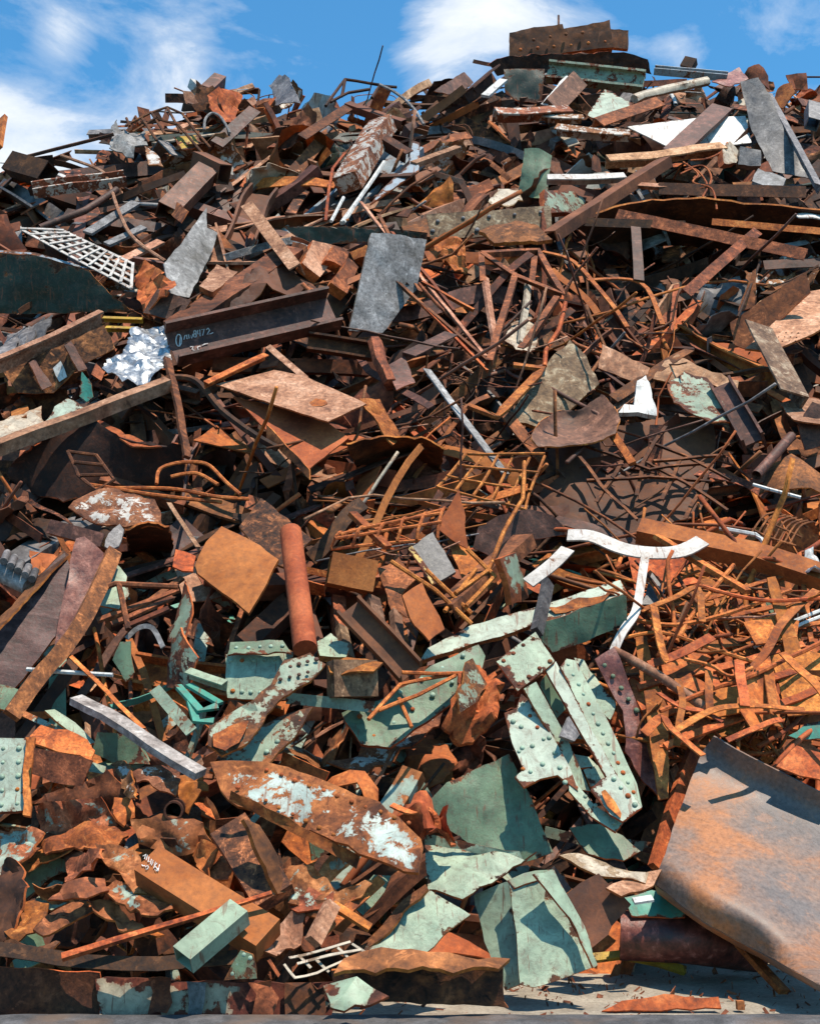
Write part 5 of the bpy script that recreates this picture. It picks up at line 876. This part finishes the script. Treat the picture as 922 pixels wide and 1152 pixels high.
# small crumbs nobody could count
bm = bmesh.new(); R = random.Random(5)
def crumb(p, s, fl=1.0):
    a = Vector((R.gauss(0,1), R.gauss(0,1), R.gauss(0,1))).normalized(); b = a.orthogonal().normalized(); c = a.cross(b)
    l, w, t = s*R.uniform(.7,2.6)*fl, s*R.uniform(.15,.6), s*.06
    f = []
    for u, v in ((-1,-1),(1,-1),(1,1),(-1,1)):
        f.append((p+a*l*u+b*w*v*R.uniform(.5,1.3)+c*R.uniform(-.25,.25)*w))
    q = [bm.verts.new(x) for x in f]+[bm.verts.new(x+c*t) for x in f]
    bm.faces.new(q[:4][::-1]); bm.faces.new(q[4:])
    for k in range(4): bm.faces.new([q[k], q[(k+1)%4], q[4+(k+1)%4], q[4+k]])
CR_M = ['dark_rust','brown_rust','orange_rust','pale_rust','grey_steel','mid_green_paint','white_paint']
idx0 = 0
mi = []
for k in range(9500):
    px = R.uniform(-250, 1170); py = R.uniform(80, 1140); r0 = lut(RIDGE, px)+8
    if py < r0 or py > lut(BASE, px): continue
    nfc = len(bm.faces); crumb(P(px, py, R.uniform(-1.7,-.5)), R.uniform(.05,.16)*(1 if R.random() < .8 else 1.8))
    g = R.random(); gm = 3 if (py < 300 and g < .12) else 5 if (py > 700 and g < .1) else 4 if g < .08 else 6 if g < .1 else (2 if g < (.3 if py > 500 else .2) else 1 if g < .65 else 0)
    mi += [gm]*(len(bm.faces)-nfc)
bm.faces.ensure_lookup_table()
for f, g in zip(bm.faces, mi): f.material_index = g
me = bpy.data.meshes.new('small_scrap'); bm.to_mesh(me); bm.free()
for g in CR_M: me.materials.append(MATS[g])
so = bpy.data.objects.new('small_scrap', me); COL.objects.link(so); so['kind'] = 'stuff'; so['label'] = 'countless small shards and strips of rusty scrap between the larger pieces'; so['category'] = 'scrap'
bm = bmesh.new(); R = random.Random(9)
for k in range(900):
    y = 9.15+abs(R.gauss(0,1))*1.4; x = R.uniform(-1.2, 7)
    if R.random() < .6: y = R.uniform(9.9, 12)
    crumb(Vector((x, y, .012)), R.uniform(.006,.03)*(1 if R.random() < .93 else 2.2), .7)
deb = simple_struct('gravel', bm, MATS['brown_rust'], 'stuff'); deb['label'] = 'rust crumbs and grit scattered over the concrete'; deb['category'] = 'grit'

# ================================================================== loose pieces filling the heap
def proto(fn): bm = bmesh.new(); fn(bm); bmesh.ops.recalc_face_normals(bm, faces=bm.faces); return bm
KIND = {}
def add_kind(key, name, cat, noun, variants, maker, weight, cap=300):
    ms = []
    for v in range(variants):
        random.seed(hash_(key)+v*31); bm = bmesh.new(); maker(bm, v); bmesh.ops.recalc_face_normals(bm, faces=bm.faces)
        me = bpy.data.meshes.new(name); bm.to_mesh(me); bm.free(); me.materials.append(None)
        if key in ('sheet','curl','plate'):
            for p in me.polygons: p.use_smooth = True
            me.set_sharp_from_angle(angle=.4)
        if key in ('rod','pipe','wire'):
            for p in me.polygons: p.use_smooth = True
        ms.append(me)
    KIND[key] = (name, cat, noun, ms, weight, cap)
def hash_(s): return sum(ord(c)*(i+3) for i, c in enumerate(s))
U = random.uniform
Z = Vector((0, 0, 1))
def curve_pts(L, bend, kinks=0, n=7):
    pts = [Vector((-L/2+L*i/n, 0, 0)) for i in range(n+1)]
    for p in pts:
        s = p.x/(L/2); p.z += bend*(1-s*s); p.y += bend*.6*math.sin(s*2.5)
    for _ in range(kinks):
        k = U(-.3,.4)*L; a = U(-1.1,1.1); b = U(-.8,.8)
        for p in pts:
            if p.x > k: d = p.x-k; p.x = k+d*math.cos(a)*math.cos(b); p.z += d*math.sin(a); p.y += d*math.sin(b)
    return pts
def mk_strip(bm, v): sweep(bm, curve_pts(U(.9,1.7), U(-.04,.06) if v % 3 else U(-.12,.14), (v % 4 == 3)*1), 'flat', U(.05,.13), .012, Z, dent=.02, twist=U(-1.2,1.2))
def mk_rod(bm, v): sweep(bm, curve_pts(U(1.0,2.2), U(-.2,.3), v % 4), 'rod', (.016,.024,.034,.046)[v % 4], (.016,.024,.034,.046)[v % 4], Z, dent=.035)
def mk_wire(bm, v): sweep(bm, [Vector((math.cos(a*.7+v)*(.25+.03*a)*U(.8,1.2), math.sin(a*.7+v)*(.2+.02*a), .05*math.sin(a*1.9))) for a in range(5+v*2)], 'rod', .016, .016, Z, dent=.01, smooth=True)
def mk_angle(bm, v): sweep(bm, curve_pts(U(.9,1.8), U(-.05,.08), 1 if v % 4 == 3 else 0), 'L' if v % 2 else 'Lr', U(.07,.14), U(.07,.13), Z, t=.13, dent=.012, twist=U(-.3,.3))
def mk_channel(bm, v): sweep(bm, curve_pts(U(.6,1.3), U(-.03,.05)), 'C' if v % 2 else 'Cb', U(.14,.24), U(.06,.12), Z, t=.09, dent=.012)
def mk_ibeam(bm, v): sweep(bm, curve_pts(U(.6,1.4), 0), 'I', U(.16,.28), U(.12,.2), Z, t=.09, dent=.008)
def mk_box(bm, v): sweep(bm, curve_pts(U(.4,1.1), 0), 'box', U(.09,.18), U(.08,.16), Z, t=.12, dent=.008)
def mk_pipe(bm, v): w = U(.06,.16); sweep(bm, curve_pts(U(.5,1.2), U(0,.06)), 'pipe', w, w*U(.6,1), Z, t=.14, dent=.01)
def mk_tee(bm, v): sweep(bm, curve_pts(U(.7,1.4), U(-.04,.04)), 'T', U(.1,.18), U(.08,.14), Z, t=.12, dent=.01)
def mk_plank(bm, v): sweep(bm, curve_pts(U(.7,1.3), .01), 'flat', U(.08,.14), .035, Z, dent=.012)
def sheet_mesh(bm, pts, th, warp, tear, bend, L):
    vs = [bm.verts.new(p) for p in pts]; bm.faces.new(vs); bmesh.ops.triangulate(bm, faces=bm.faces)
    for _ in range(5):
        le = [e for e in bm.edges if e.calc_length() > L]
        if not le: break
        bmesh.ops.subdivide_edges(bm, edges=le, cuts=1); bmesh.ops.triangulate(bm, faces=bm.faces)
    wl = bm.verts.layers.float.new('wear'); sd = Vector((U(0,90), U(0,90), 0)); a = U(0,3.1)
    fold = U(-.2,.2); fa = U(0,3.1); fs = U(-1.0,1.0)*(1 if warp > .03 else .0)
    for v in bm.verts:
        v[wl] = 1.0 if v.is_boundary else 0.0
        k = v.co.x*math.cos(a)+v.co.y*math.sin(a); q = v.co.x*math.cos(fa)+v.co.y*math.sin(fa)-fold
        dz = bend*k*k*3 + warp*2*noise.noise(v.co*2+sd) + warp*2.6*(abs(noise.noise(v.co*3.2+sd))-.2) + warp*.5*noise.noise(v.co*11+sd) + max(0, q)*fs
        if v.is_boundary: v.co += jag(v.co+sd, tear, 6)+jag(v.co+sd, tear*.5, 17)
        v.co.z += dz
    top = list(bm.faces); vm = {}; bm.normal_update()
    for v in list(bm.verts): q = bm.verts.new(v.co-Vector((0,0,th))); q[wl] = v[wl]; vm[v] = q
    be = [e for e in bm.edges if e.is_boundary]
    for f in top: nf(bm, [vm[x] for x in reversed(f.verts)])
    for e in be: x, y = e.verts; nf(bm, [x, y, vm[y], vm[x]])
def outline(w, h, n):
    return [Vector((w*.5*math.copysign(min(1, abs(math.cos(t))*1.35), math.cos(t))*U(.75,1.1), h*.5*math.copysign(min(1, abs(math.sin(t))*1.35), math.sin(t))*U(.75,1.1), 0)) for t in [(i+U(-.2,.2)+.5)*2*math.pi/n for i in range(n)]]
def mk_plate(bm, v): sheet_mesh(bm, outline(U(.35,.75), U(.2,.5), 4+v % 3), .014, .008, .006, U(-.05,.3)*(v % 2), .12)
def mk_sheet(bm, v): sheet_mesh(bm, outline(U(.45,.95), U(.25,.55), 5+v % 4), .008, .06, .045, U(-.3,.6), .065)
def mk_curl(bm, v):
    w, r, a1 = U(.12,.3), U(.12,.3), U(1.5,3.6); sweep(bm, [Vector((math.cos(a1*i/9)*r*(1+.08*i), 0, math.sin(a1*i/9)*r)) for i in range(10)], 'flat', w, .012, Vector((.01,0,1)) if False else Vector((0,1,0)), dent=.02) if False else None
    pts = [Vector((math.cos(a1*i/9)*r*(1+.05*i), math.sin(a1*i/9)*r, 0)) for i in range(10)]
    rows = [[bm.verts.new(p+Vector((0,0,z))+jag(p+Vector((v,0,z)), .03, 4)) for p in pts] for z in (-w/2, -w/6, w/6, w/2)]
    for r_ in range(3):
        for i in range(9): bm.faces.new([rows[r_][i], rows[r_][i+1], rows[r_+1][i+1], rows[r_+1][i]])
    bmesh.ops.solidify(bm, geom=list(bm.faces), thickness=.012)
def mk_bracket(bm, v):
    L = U(.2,.45); sweep(bm, [Vector((-L,0,0)), Vector((0,0,0)), Vector((L*.2,0,L*.8)), Vector((L*U(.3,1.1),0,L*.9))], 'flat', U(.1,.24), .014, Vector((0,0,1)).lerp(Vector((1,0,0)), .3), dent=.012)
def mk_tri(bm, v): sheet_mesh(bm, [Vector((-U(.2,.45), -.15, 0)), Vector((U(.2,.5), -U(.05,.2), 0)), Vector((U(-.1,.2), U(.15,.35), 0))], .012, .008, .004, 0, .1)
add_kind('strip','steel_strip','steel strip','strip',12,mk_strip,1.5)
add_kind('rod','steel_rod','steel rod','rod',12,mk_rod,1.25)
add_kind('wire','wire_coil','wire','looped wire',6,mk_wire,.3)
add_kind('angle','angle_bar','angle bar','angle bar',12,mk_angle,1.2)
add_kind('channel','u_bar','U bar','U shaped bar',8,mk_channel,.6)
add_kind('ibeam','i_beam','steel beam','short I beam',6,mk_ibeam,.3)
add_kind('box','box_section','box section','square tube',8,mk_box,.4)
add_kind('pipe','pipe','pipe','pipe',6,mk_pipe,.3)
add_kind('tee','t_bar','T bar','T bar',6,mk_tee,.4)
add_kind('plate','steel_plate','steel plate','plate',14,mk_plate,1.3)
add_kind('sheet','crumpled_sheet','metal sheet','crumpled sheet',16,mk_sheet,1.2)
add_kind('curl','curled_strip','steel strip','curled strip',10,mk_curl,.5)
add_kind('bracket','bracket','bracket','bent bracket',8,mk_bracket,.6)
add_kind('tri','corner_plate','steel plate','pointed plate',8,mk_tri,.5)
ADJ = dict(even_rust='smooth brown', streaked_rust='streaked brown', scaly_rust='scaly dark', even_orange='smooth orange', dark_rust='dark brown', brown_rust='rusty brown', orange_rust='orange rusted', pale_rust='pale rust', violet_rust='purplish brown', grey_steel='dark grey', pale_grey='light grey',
    pale_green_paint='pale green', mid_green_paint='green painted', dark_green_paint='dark green', teal_paint='teal', worn_green_paint='worn green', white_paint='whitish', peeling_white_paint='flaking white', clean_white_paint='bright white',
    cream_paint='cream', blistered_pale_paint='pale blue green', yellow_paint='yellow', blue_grey_paint='blue grey', black_rubber='black', speckled_plate='speckled brown', brown_wood='wooden brown', rust_and_paint='green flecked orange')
def pick_mat(R, px, py):
    W = dict(dark_rust=2.6, brown_rust=7, orange_rust=2.2, pale_rust=1.2, violet_rust=1.6, grey_steel=.4)
    if py < 330: W.update(pale_rust=3.0, violet_rust=2.2, grey_steel=.9, pale_grey=.7, peeling_white_paint=.7, clean_white_paint=.35, worn_green_paint=.25, cream_paint=.5, dark_green_paint=.3, blue_grey_paint=.3, orange_rust=1.4, brown_rust=5)
    elif py < 620: W.update(pale_rust=1.0, brown_rust=7, dark_rust=4, orange_rust=2.4, cream_paint=.12, clean_white_paint=.08, violet_rust=2.5)
    else: W.update(orange_rust=4.5, brown_rust=5, dark_rust=2.4, mid_green_paint=.55, pale_green_paint=.3, worn_green_paint=.35, patchy=0, pale_rust=.5, violet_rust=.7, teal_paint=.15, rust_and_paint=1.2)
    if px > 690 and 560 < py < 880: W = dict(orange_rust=16, brown_rust=2, dark_rust=.5, pale_rust=.3)
    if 200 < px < 690 and 560 < py < 720: W.update(mid_green_paint=.1, pale_green_paint=.05, worn_green_paint=.1, orange_rust=5)
    if px < 330 and py > 860: W.update(orange_rust=7)
    W['even_rust'] = W.get('brown_rust', 0)*.45; W['streaked_rust'] = W.get('brown_rust', 0)*.35; W['scaly_rust'] = W.get('dark_rust', 0)*.6; W['even_orange'] = W.get('orange_rust', 0)*.5; W['brown_rust'] *= .6; W['orange_rust'] *= .65
    W.pop('patchy', None); ks = list(W); t = R.uniform(0, sum(W.values()))
    for k in ks:
        t -= W[k]
        if t <= 0: return k
    return ks[0]
R = random.Random(21); CL = []
E1, E2, E3 = Vector((1,0,0)), Vector((0, math.cos(SL), math.sin(SL))), NS
keys = list(KIND); wts = [KIND[k][4] for k in keys]
def scatter(N, o0, o1, smin, smax, tilt, rng=None, ks=None, region=None):
    for _ in range(N):
        if region: px = R.uniform(region[0], region[2]); py = R.uniform(region[1], region[3])
        else: px = R.uniform(-70, 992); py = 70+1080*R.random()**1.12
        r0 = lut(RIDGE, px)
        if py < r0+6 or py > lut(BASE, px)-8: continue
        if o1 > -.5 and px > 735 and py > 855+max(0, 800-px)*1.6 and px > 735: continue
        k = R.choices(ks or keys, [KIND[q][4] for q in (ks or keys)])[0]; me = R.choice(KIND[k][3])
        pit = PITD(px, py); off = R.uniform(o0, o1)
        if R.random() < min(.85, pit*(.75 if o0 > -.9 else .4)): continue
        if py < r0+26: off = min(off, 0)
        s = R.uniform(smin, smax)*(.62 if py < r0+45 else 1)*(1.3 if py < 350 else .95 if py > 700 else 1.05)
        pos = P(px, py, off)
        base = noise.noise(Vector((px*.004, py*.005, 8)))*2.4+.5
        phi = base + R.gauss(0, .75)
        if py < r0+70 and k in ('rod','strip','wire'): phi = R.gauss(0, .35)
        el = R.gauss(0, tilt)
        a = (E1*math.cos(phi)+E2*math.sin(phi)*1.2+E3*el).normalized()
        if py > 1030: pos.z = max(pos.z, .15)
        nn = (E3 + Vector((R.gauss(0,.6), R.gauss(-.15,.4), R.gauss(-.25,.75)))).normalized()
        nn = (nn - a*nn.dot(a)).normalized(); b = nn.cross(a)
        m = Matrix((a, b, nn)).transposed().to_4x4()
        mat = pick_mat(R, px, py)
        if k in ('wire','rod','curl') and ('white' in mat or 'green' in mat or 'teal' in mat): mat = 'brown_rust'
        o = bpy.data.objects.new(KIND[k][0], me); COL.objects.link(o)
        o.matrix_world = Matrix.Translation(pos) @ m @ Matrix.Diagonal((s, s*R.uniform(.8,1.2), s, 1))
        o.material_slots[0].link = 'OBJECT'; o.material_slots[0].material = MATS[mat]
        CL.append([o, k, mat, a])
BIG = ['plate','sheet','channel','ibeam','box','angle','sheet','plate','curl','tee','strip','tri']
LONG = ['angle','strip','rod','channel','tee','strip']
scatter(2600, -1.8, -.9, 1.1, 1.7, .12)
scatter(850, -.95, -.4, .9, 1.4, .15)
scatter(900, -.8, -.25, 1.2, 2.0, .12, ks=BIG)
scatter(460, -.45, 0, 1.1, 1.8, .08, ks=LONG)
scatter(360, -.4, .12, 1.0, 1.6, .16, ks=BIG)
scatter(150, -.15, .35, .5, .9, .2)
scatter(150, .1, .6, .3, .6, .25, ks=['rod','strip','wire','angle','bracket','tri','rod'])
scatter(150, .2, 1.1, .9, 1.5, .12, ks=['rod','rod','wire'], region=(705,640,960,830))
scatter(20, .2, .9, .8, 1.3, .15, ks=['strip','angle','tri'], region=(705,640,960,830))
scatter(230, 0, .9, .8, 1.5, .2, ks=['rod','rod','rod','wire','strip'], region=(400,270,780,620))
scatter(70, .1, .8, .8, 1.3, .3, ks=['sheet','curl','bracket','plate'], region=(0,860,400,1075))

# what can be seen: look through every other pixel and drop pieces the photograph would show nothing of
bpy.context.view_layer.update()
import numpy as np
def see():
    cache = {}; tris = []; ids = []; obs = []
    for o in scene.objects:
        if o.type != 'MESH' or o.name == 'ground': continue
        me = o.data
        if me.name not in cache:
            me.calc_loop_triangles(); co = np.empty(len(me.vertices)*3, dtype=np.float32); me.vertices.foreach_get('co', co)
            tr = np.empty(len(me.loop_triangles)*3, dtype=np.int32); me.loop_triangles.foreach_get('vertices', tr)
            cache[me.name] = (co.reshape(-1, 3), tr.reshape(-1, 3))
        co, tr = cache[me.name]; M = np.array(o.matrix_world, dtype=np.float32)
        w = co @ M[:3, :3].T + M[:3, 3] - np.array(CAM, dtype=np.float32)
        d = w @ np.array(FW, dtype=np.float32); d = np.maximum(d, .1)
        p = np.stack([230.5 + w[:, 0]/d*FPX/2, 288 - (w @ np.array(UPV, dtype=np.float32))/d*FPX/2, d], 1)
        tris.append(p[tr]); ids.append(np.full(len(tr), len(obs), np.int32)); obs.append(o)
    A = np.concatenate(tris); I = np.concatenate(ids)
    mn = A[:, :, :2].min(1); mx = A[:, :, :2].max(1)
    ok = (mx[:, 0] > 0) & (mn[:, 0] < 461) & (mx[:, 1] > 0) & (mn[:, 1] < 576); A, I = A[ok], I[ok]
    e1 = A[:, 1]-A[:, 0]; e2 = A[:, 2]-A[:, 0]; area = np.abs(e1[:, 0]*e2[:, 1]-e1[:, 1]*e2[:, 0])/2
    cnt = np.minimum(np.ceil(area*2.5).astype(np.int64)+1, 4000); rep = np.repeat(np.arange(len(A)), cnt)
    rg = np.random.default_rng(3); u = rg.random(len(rep), dtype=np.float32); v = rg.random(len(rep), dtype=np.float32); f = u+v > 1; u[f] = 1-u[f]; v[f] = 1-v[f]
    S = A[rep, 0] + e1[rep]*u[:, None] + e2[rep]*v[:, None]; X = S[:, 0].astype(np.int64); Y = S[:, 1].astype(np.int64)
    ok = (X >= 0) & (X < 461) & (Y >= 0) & (Y < 576); pix = (Y*461+X)[ok]; dd = S[ok, 2]; oo = I[rep][ok]
    order = np.lexsort((dd, pix)); pix = pix[order]; oo = oo[order]; first = np.ones(len(pix), bool); first[1:] = pix[1:] != pix[:-1]
    pix, oo = pix[first], oo[first]; out = {}
    n_ = np.bincount(oo, minlength=len(obs)); sx = np.bincount(oo, (pix % 461)*2+1, len(obs)); sy = np.bincount(oo, (pix//461)*2+1, len(obs))
    for k, o in enumerate(obs):
        if n_[k]: out[o.name] = [int(n_[k]), float(sx[k]), float(sy[k])]
    return out
seen = see()
keep = {}; gone = []
for rec in CL:
    o, k, mat, a = rec; e = seen.get(o.name)
    if not e or e[0] < 8: gone.append(o); continue
    keep.setdefault(KIND[k][0], []).append((e[0], e[1]/e[0], e[2]/e[0], o, k, mat, a))
bpy.data.batch_remove(gone)
# landmarks use where they are really seen
used = {}; rest = []
for o in HEROES: used[o['label']] = used.get(o['label'], 0)+1
def ang(px, py, o, a):
    q = o.matrix_world.translation; f = FPX
    def pr(p): d = p-CAM; w = d.dot(FW); return Vector((d.x/w, d.dot(UPV)/w))
    d = pr(q+a*.2)-pr(q-a*.2); t = math.degrees(math.atan2(d.y, d.x)) % 180
    return 'lying level' if t < 12 or t > 168 else 'rising gently to the right' if t < 35 else 'rising steeply to the right' if t < 72 else 'standing upright' if t < 108 else 'falling steeply to the right' if t < 145 else 'falling gently to the right'
SIZE = lambda c: 'tiny' if c < 16 else 'small' if c < 50 else 'medium sized' if c < 140 else 'large'
def art(px, py, q):
    lm = MARK[q]; dx, dy = px-lm[0], py-lm[1]
    if abs(dx) < 26 and abs(dy) < 26: r = 'touching'
    elif abs(dx) > 2*abs(dy): r = 'right of' if dx > 0 else 'left of'
    elif abs(dy) > 2*abs(dx): r = 'below' if dy > 0 else 'above'
    else: r = ('below right of' if dx > 0 else 'below left of') if dy > 0 else ('above right of' if dx > 0 else 'above left of')
    return r+' the '+lm[2]
allk = []
for nm, L in keep.items():
    L.sort(key=lambda t: -t[0]); cap = 300; allk += L[:cap]; rest += [(nm,)+t for t in L[cap:]]
for cnt, px, py, o, k, mat, a in sorted(allk, key=lambda t: -t[0]):
    near = sorted(range(len(MARK)), key=lambda q: (MARK[q][0]-px)**2+(MARK[q][1]-py)**2)[:6]
    noun, adj = KIND[k][2], ADJ[mat]; an = ang(px, py, o, a); lab = None
    cands = [f'{adj} {noun} {art(px, py, near[0])}', f'{SIZE(cnt)} {adj} {noun} {art(px, py, near[0])}', f'{adj} {noun} {an}, {art(px, py, near[0])}', f'{SIZE(cnt)} {adj} {noun} {an}, {art(px, py, near[0])}']
    for q in near[1:]: cands += [f'{adj} {noun} {an}, {art(px, py, q)}', f'{SIZE(cnt)} {adj} {noun} {an}, {art(px, py, q)}']
    for c in cands:
        if c not in used and len(c.split()) <= 16: lab = c; break
    if lab is None: lab = min([c for c in cands if len(c.split()) <= 16] or [' '.join(cands[0].split()[:16])], key=lambda c: len(c.split()))
    used[lab] = used.get(lab, 0)+1
    o['label'] = lab; o['category'] = KIND[k][1]; o['kind'] = 'thing'
    o['group'] = {'steel_strip':'steel strips scattered through the heap','steel_rod':'rods scattered through the heap'}.get(KIND[k][0], KIND[k][0].replace('_',' ')+' pieces scattered through the heap')
# beyond 300 of a kind: one object
for nm in set(t[0] for t in rest):
    S = [t for t in rest if t[0] == nm]; bm = bmesh.new(); ml = []
    for t in S:
        o = t[4]; mat = t[6]; nfc = len(bm.faces); tmp = o.data.copy(); tmp.transform(o.matrix_world); bm.from_mesh(tmp); bpy.data.meshes.remove(tmp)
        if mat not in ml: ml.append(mat)
        bm.faces.ensure_lookup_table()
        for f in bm.faces[nfc:]: f.material_index = ml.index(mat)
    bpy.data.batch_remove([t[4] for t in S])
    me = bpy.data.meshes.new(nm); bm.to_mesh(me); bm.free()
    for q in ml: me.materials.append(MATS[q])
    o = bpy.data.objects.new('small_'+nm, me); COL.objects.link(o); o['kind'] = 'stuff'; o['label'] = 'uncounted smaller rusty %s pieces deep between the larger scrap' % nm.replace('_', ' '); o['category'] = 'scrap'
print('CLUTTER kept', len(allk), 'rest', len(rest), {k: len(v) for k, v in keep.items()}, 'dup', sum(v-1 for v in used.values() if v > 1))
print('UNSEEN heroes', [o['label'] for o in HEROES if seen.get(o.name, [0])[0] < 6 and not any(seen.get(c.name, [0])[0] > 5 for c in o.children)])
# drop pieces of a thing that show nothing

# ================================================================== light and air
SUN = Vector((.24, -.26, .93)).normalized()
sl = bpy.data.lights.new('sun', 'SUN'); sl.energy = 5.0; sl.angle = math.radians(.5); sl.color = (1, .91, .78)
so_ = bpy.data.objects.new('sun', sl); COL.objects.link(so_); so_.rotation_euler = SUN.to_track_quat('Z', 'Y').to_euler()
w = bpy.data.worlds.new('World'); scene.world = w; w.use_nodes = True; nt = w.node_tree
bg = nt.nodes['Background']; sky = nt.nodes.new('ShaderNodeTexSky'); sky.sky_type = 'NISHITA'; sky.sun_disc = False
sky.sun_elevation = math.asin(SUN.z); sky.sun_rotation = math.atan2(SUN.x, SUN.y); sky.air_density = 1.0; sky.dust_density = .4; sky.ozone_density = 1.6
tc = nt.nodes.new('ShaderNodeTexCoord'); v = tc.outputs['Generated']
mp = nt.nodes.new('ShaderNodeMapping'); mp.inputs['Scale'].default_value = (1, 1, 1.9); nt.links.new(v, mp.inputs[0])
n1 = nz(nt, mp.outputs[0], 7.0, 10, .62, .5)
dens = n1
def blob(px, py, rad, amt):
    d = ray(px, py).normalized()
    dp = nt.nodes.new('ShaderNodeVectorMath'); dp.operation = 'DISTANCE'; nt.links.new(v, dp.inputs[0]); dp.inputs[1].default_value = d
    r = nt.nodes.new('ShaderNodeMapRange'); nt.links.new(dp.outputs['Value'], r.inputs[0]); r.inputs[1].default_value = 0; r.inputs[2].default_value = rad; r.inputs[3].default_value = amt; r.inputs[4].default_value = 0
    r.interpolation_type = 'SMOOTHSTEP'
    return r.outputs[0]
for b in CLOUDS if 'CLOUDS' in globals() else ((40,185,.10,.32), (150,150,.06,.26), (-60,190,.12,.3), (190,95,.04,.14), (530,25,.075,.26), (600,10,.09,.2), (480,60,.05,.2), (770,50,.035,.16), (70,40,.03,.18), (210,5,.05,.12), (200,95,.06,.16)):
    dens = mth(nt, 'ADD', dens, blob(*b))
cl = ramp(nt, dens, [(.55, 0.0), (.70, .33), (.80, .72), (.97, .97)])
tint = mix(nt, 1.0, sky.outputs[0], SKYT, 'MULTIPLY')
col = mix(nt, cl, tint, CLOUDC)
nt.links.new(col, bg.inputs[0]); bg.inputs[1].default_value = SKYS
vs_ = scene.view_settings; vs_.view_transform = 'Standard'; vs_.look = 'None'; vs_.exposure = EXPO; vs_.gamma = 1; vs_.use_curve_mapping = False
scene.cycles.max_bounces = 5; scene.cycles.diffuse_bounces = 1; scene.cycles.glossy_bounces = 2
scene.cycles.use_denoising = True
